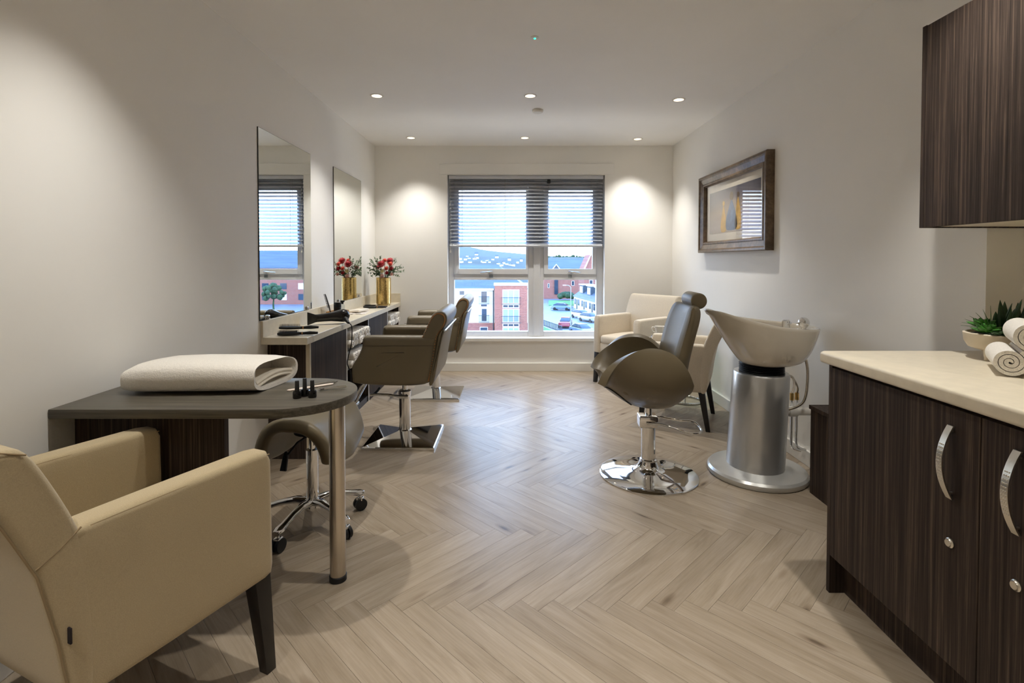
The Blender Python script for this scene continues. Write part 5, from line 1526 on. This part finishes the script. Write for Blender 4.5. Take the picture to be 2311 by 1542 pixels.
# ---- row of white cottages along the street
far_c, near_c = gnd(1295, 695), gnd(1347, 714)
dv = Vector((near_c.x - far_c.x, near_c.y - far_c.y)); LL = dv.length; dv.normalize()
nv = Vector((dv.y, -dv.x))
if nv.x < 0: nv = -nv
ang = math.atan2(dv.y, dv.x)
labs = ['white rendered cottage at the crossroads end of the terrace', 'white rendered cottage in the middle of the terrace', 'white rendered cottage of the terrace beside the parked grey car']
for k in range(3):
    o_ = Vector((far_c.x, far_c.y)) + dv * (LL / 3 * k)
    t = thing('terrace_cottage', labs[k], 'cottage', (o_.x, o_.y, GZ), ang, 'white terrace cottages')
    sgn = 1 if Vector((-math.sin(ang), math.cos(ang))).dot(nv) > 0 else -1
    W = LL / 3 - 0.02; D = 7.0 * sgn; HE = 2.55
    ya, yb = (0, D) if D > 0 else (D, 0)
    MB().box(0, W, ya, yb, 0, HE).build('wall', XM['cottage'], t, smooth=False)
    MB().add([(0, -0.3 * sgn, HE), (W, -0.3 * sgn, HE), (W, D / 2, HE + 2.6), (0, D / 2, HE + 2.6), (0, D + 0.3 * sgn, HE), (W, D + 0.3 * sgn, HE)],
             [(0, 1, 2, 3), (3, 2, 5, 4), (1, 5, 2), (0, 3, 4), (0, 4, 5, 1)]).build('roof', XM['slate'], t, smooth=False)
    dm = MB().box(W * 0.3, W * 0.75, min(0.9 * sgn, 3.2 * sgn), max(0.9 * sgn, 3.2 * sgn), HE + 0.6, HE + 2.5).build('dormer', XM['slate'], t, smooth=False)
    MB().box(W * 0.25, W * 0.80, min(0.7 * sgn, 3.4 * sgn), max(0.7 * sgn, 3.4 * sgn), HE + 2.5, HE + 2.66).build('dormer_roof', XM['white'], dm, smooth=False)
    MB().box(W * 0.36, W * 0.69, min(0.8 * sgn, 0.9 * sgn), max(0.8 * sgn, 0.9 * sgn), HE + 0.9, HE + 2.2).build('dormer_window', XM['white'], dm, smooth=False)
    for u0, u1, za, zb_ in ((0.12, 0.30, 0.9, 2.1), (0.62, 0.82, 0.9, 2.1), (0.40, 0.54, 0.0, 2.0)):
        MB().box(W * u0, W * u1, min(-0.05 * sgn, -0.002 * sgn), max(-0.05 * sgn, -0.002 * sgn), za, zb_).build('window' if za > 0 else 'door', XM['glazing'] if za > 0 else XM['rail'], t, smooth=False)

# ---- lawn, hedge, verge, railings, lamp post
p = [gnd(1238, 690), gnd(1300, 690), gnd(1300, 679), gnd(1238, 679)]
tag(MB().hexa([(q.x, q.y, GZ + 0.001) for q in p], [(q.x, q.y, GZ + 0.12) for q in p]).build('lawn_strip', XM['grass'], smooth=False), 'strip of green lawn before the brick housing block', 'lawn')
p = [gnd(1200, 775), gnd(1262, 775), gnd(1246, 748), gnd(1200, 727)]
tag(MB().hexa([(q.x, q.y, GZ + 0.001) for q in p], [(q.x, q.y, GZ + 0.12) for q in p]).build('lawn_verge', XM['grass'], smooth=False), 'green grass verge behind the dark railings', 'lawn')
def shrub(c, r_, sc, seed, name, label, cat):
    rg = random.Random(seed); m = MB()
    for k in range(26):
        a, e = rg.uniform(0, 2 * PI), rg.uniform(0, PI / 2)
        m.sphere((c[0] + sc[0] * r_ * 0.7 * math.cos(a) * math.cos(e), c[1] + sc[1] * r_ * 0.7 * math.sin(a) * math.cos(e), c[2] + sc[2] * r_ * (0.35 + 0.6 * math.sin(e))), r_ * rg.uniform(0.28, 0.45), 8, 5)
    return tag(m.build(name, XM['bush'], weld=False), label, cat)
q = gnd(1277, 679)
shrub((q.x, q.y, GZ + 0.62), 1.9, (1.25, 0.8, 0.55), 5, 'hedge_bush', 'dark rounded hedge on the lawn by the crossroads', 'bush')
rl = thing('street_railing', 'dark upright railings along the grass verge', 'railing', (0, 0, 0))
ra, rb = gnd(1205, 729), gnd(1268, 753)
nr = 26
for k in range(nr):
    q = ra.lerp(rb, k / (nr - 1))
    MB().box(q.x - 0.05, q.x + 0.05, q.y - 0.04, q.y + 0.04, GZ + 0.121, GZ + 1.05).build('upright', XM['rail'], rl, smooth=False)
for z in (0.25, 1.0):
    MB().tube([(ra.x, ra.y, GZ + z), (rb.x, rb.y, GZ + z)], 0.05, 6).build('rail', XM['rail'], rl)
lq = gnd(1288, 742)
lpst = thing('street_lamp', 'slim grey street lamp post standing by the red car', 'lamp post', (lq.x, lq.y, GZ))
MB().tube([(0, 0, 0), (0, 0, 1.2)], 0.11, 10).tube([(0, 0, 1.2), (0, 0, 6.2)], [0.075, 0.05], 10).build('post', XM['car_silver'], lpst)
MB().tube([(0, 0, 6.2), (-0.3, 0, 6.45), (-0.8, 0, 6.5)], 0.04, 8).build('arm', XM['car_silver'], lpst)
MB().rbox((-0.95, 0, 6.48), (0.5, 0.22, 0.12), 0.05).build('lantern', XM['white'], lpst)

# ---- cars
def car(px, py, rz, paint, label):
    q = gnd(px, py)
    t = thing('car', label, 'car', (q.x, q.y, GZ), R(rz), 'cars in the street')
    side = catmull([(-2.05, 0.30), (-2.1, 0.60), (-1.95, 0.88), (-1.1, 0.98), (1.2, 0.98), (2.0, 0.92), (2.12, 0.65), (2.05, 0.30), (0, 0.24)], 4)
    MB().pillow(side, 1.74, 0.14, lambda a, b, d: (a, d, b), 3).build('body', XM[paint], t)
    cab = catmull([(-1.25, 0.96), (-0.55, 1.40), (0.2, 1.48), (1.0, 1.42), (1.75, 0.98), (0.3, 0.93)], 4)
    MB().pillow(cab, 1.56, 0.12, lambda a, b, d: (a, d * (1 - 0.16 * max(0, (b - 0.95) / 0.5)), b), 3).build('glazed_cabin', XM['glazing'], t)
    MB().rbox((0.25, 0, 1.455), (1.45, 1.30, 0.06), 0.03).build('car_roof', XM[paint], t)
    for sx in (-1.25, 1.3):
        for sy in (-0.80, 0.80):
            MB().cyl((sx, sy - 0.1, 0.31), (sx, sy + 0.1, 0.31), 0.31, n=18).build('wheel', M['rubber'], t)
car(1276, 738, 78, 'car_red', 'red car driving along the street')
car(1268, 700, 158, 'car_blue', 'blue-grey car turning at the crossroads')
car(1311, 718, 118, 'car_white', 'white car parked by the terrace cottages')
car(1330, 726, 120, 'car_silver', 'silver car parked behind the white car by the cottages')
car(1313, 755, 112, 'car_blue', 'blue-grey car parked at the near end of the street')

# ---- the street as the mirror sees it, further round to the right
mb = thing('brick_office_block', 'dark brick block with rows of windows further along the street', 'building', (0, 0, 0))
MB().box(34, 95, 118, 130, GZ, -0.6).build('brick_wall', XM['brick'], mb, smooth=False)
MB().add([(33.5, 117.5, -0.6), (95.5, 117.5, -0.6), (95.5, 124, 3.6), (33.5, 124, 3.6), (33.5, 130.5, -0.6), (95.5, 130.5, -0.6)], [(0, 1, 2, 3), (3, 2, 5, 4), (1, 5, 2), (0, 3, 4), (0, 4, 5, 1)]).build('roof', XM['slate'], mb, smooth=False)
for fl_ in range(3):
    for k in range(14):
        x = 36.5 + 4.2 * k; z = -8 + 2.5 * fl_
        MB().box(x, x + 1.5, 117.93, 117.99, z, z + 1.4).build('window', XM['white'] if (k + fl_) % 3 == 0 else XM['glazing'], mb, smooth=False)
rgm = random.Random(4)
for k, (x, y, tw_) in enumerate(((40, 92, 1.0), (47, 95, 1.3), (56, 93, 1.1), (62, 99, 1.2), (34, 100, 1.0))):
    m = MB()
    m.tube([(x, y, GZ), (x + 0.1, y, GZ + 2.2), (x, y, GZ + 3.5)], [0.22, 0.16, 0.1], 8)
    for j in range(40):
        a, e, rr_ = rgm.uniform(0, 2 * PI), rgm.uniform(-0.6, PI / 2), rgm.uniform(0.9, 1.9) * tw_
        m.sphere((x + rr_ * math.cos(a) * math.cos(e), y + rr_ * math.sin(a) * math.cos(e), GZ + 4.0 + rr_ * math.sin(e)), rgm.uniform(0.3, 0.6), 6, 4)
    tag(m.build('street_tree', XM['bush'], weld=False), 'leafy street tree before the dark brick block', 'tree', 'street trees before the dark brick block')
fr2 = thing('flat_roof_annexe', 'low annexe with a pale flat roof below the window', 'building', (0, 0, 0))
MB().box(13, 42, 22, 44, GZ, GZ + 3.2).build('wall', XM['brick'], fr2, smooth=False)
MB().box(12.7, 42.3, 21.7, 44.3, GZ + 3.2, GZ + 3.5).build('flat_roof', XM['white'], fr2, smooth=False)
for k in range(4):
    MB().box(16 + 6 * k, 18.5 + 6 * k, 30, 32, GZ + 3.5, GZ + 3.9).build('rooflight', XM['curtain'], fr2, smooth=False)

# ---- hills with scattered houses
def ridge(pts, y, depth, material, name):
    top = [O_(px, py, y) for px, py in pts]
    rg = random.Random(9)
    vv, ff = [], []
    n = len(top)
    rows_ = 5
    for r_ in range(rows_):
        u = r_ / (rows_ - 1)
        for q in top:
            yy = y - depth * (1 - u)
            zz = GZ + (q.z - GZ) * (u ** 0.85) + (rg.uniform(-1, 1) * 0.5 if 0 < r_ < rows_ - 1 else 0)
            vv.append((q.x * (yy / y), yy, zz))
    for q in top:
        vv.append((q.x * 1.3, y + depth * 1.3, GZ))
    for r_ in range(rows_):
        for k in range(n - 1):
            ff.append((r_ * n + k, r_ * n + k + 1, (r_ + 1) * n + k + 1, (r_ + 1) * n + k))
    return struct(MB().add(vv, ff).build(name, material, angle=80))
pts1 = catmull([(300, 590), (700, 572), (900, 562), (1000, 556), (1040, 555), (1068, 559), (1085, 563), (1110, 566.5), (1140, 569.5), (1190, 574), (1240, 578), (1300, 579), (1345, 579), (1700, 580), (2400, 583)], 6, False)
ridge(pts1, 1500, 900, XM['hill2'], 'ground_far_hill')
pts2 = catmull([(300, 594), (800, 588), (1000, 578), (1060, 577), (1120, 581), (1190, 584), (1240, 580), (1300, 579.5), (1345, 581), (1700, 585), (2400, 588)], 6, False)
ridge(pts2, 620, 420, XM['hill'], 'ground_near_hill')
rg = random.Random(21)
def hill_hit(px, py):      # where the line of sight meets the near hillside
    for k in range(1, len(pts2)):
        if pts2[k][0] >= px: break
    (xa, ya_), (xb, yb_) = pts2[k - 1], pts2[k]
    top = O_(px, ya_ + (yb_ - ya_) * (px - xa) / (xb - xa), 620).z
    y = 210.0
    while y < 615:
        if O_(px, py, y).z <= GZ + (top - GZ) * (((y - 200) / 420) ** 0.85): break
        y += 2.0
    return y
hs = [(1040, 586), (1043, 593), (1050, 588), (1058, 585), (1062, 594), (1069, 586), (1077, 585), (1088, 592), (1095, 594), (1101, 590), (1104, 594), (1112, 588), (1127, 597), (1130, 601), (1140, 597), (1146, 599), (1153, 600), (1160, 601), (1168, 594), (1176, 590), (1055, 580), (1075, 578), (1120, 583), (1150, 588)]
hp = None
for i, (px, py) in enumerate(hs):
    yv = hill_hit(px, py)
    q = O_(px, py, yv)
    s_ = rg.uniform(0.8, 1.25) * yv / 520.0
    if hp is None:
        hp = thing('hillside_house', 'small white house scattered on the wooded hillside', 'house', (0, 0, 0), 0, 'white houses on the hillside')
        MB().box(-1.3, 1.3, 0, 4, -1.5, 1.8).build('wall', XM['white'], hp, smooth=False)
        MB().add([(-1.5, -0.3, 1.8), (1.5, -0.3, 1.8), (1.5, 2, 3.0), (-1.5, 2, 3.0), (-1.5, 4.3, 1.8), (1.5, 4.3, 1.8)], [(0, 1, 2, 3), (3, 2, 5, 4), (1, 5, 2), (0, 3, 4), (0, 4, 5, 1)]).build('roof', XM['slate'], hp, smooth=False)
        o = hp
    else:
        o = copy_tree(hp)
    o.location = (q.x, yv, q.z); o.scale = (s_, 1, s_ * rg.uniform(0.8, 1.1)); o.rotation_euler = (0, 0, rg.uniform(-0.5, 0.5))
for k in range(26):
    px = 1228 + 4.6 * k + rg.uniform(-1, 1)
    yv = 590.0 + 6 * (k % 4); q = O_(px, 583.5, yv); m = MB(); hgt = rg.uniform(2.0, 4.5)
    m.cyl((q.x, yv, q.z - 4), (q.x, yv, q.z), 0.25, n=6)
    for j in range(6):
        m.sphere((q.x + rg.uniform(-1.3, 1.3), yv + rg.uniform(-1, 1), q.z + rg.uniform(-1, hgt - 1.0)), rg.uniform(0.9, 1.6), 7, 5)
    tag(m.build('ridge_tree', XM['bush'], weld=False), 'dark tree on the skyline beyond the slate roofs', 'tree', 'trees on the skyline')
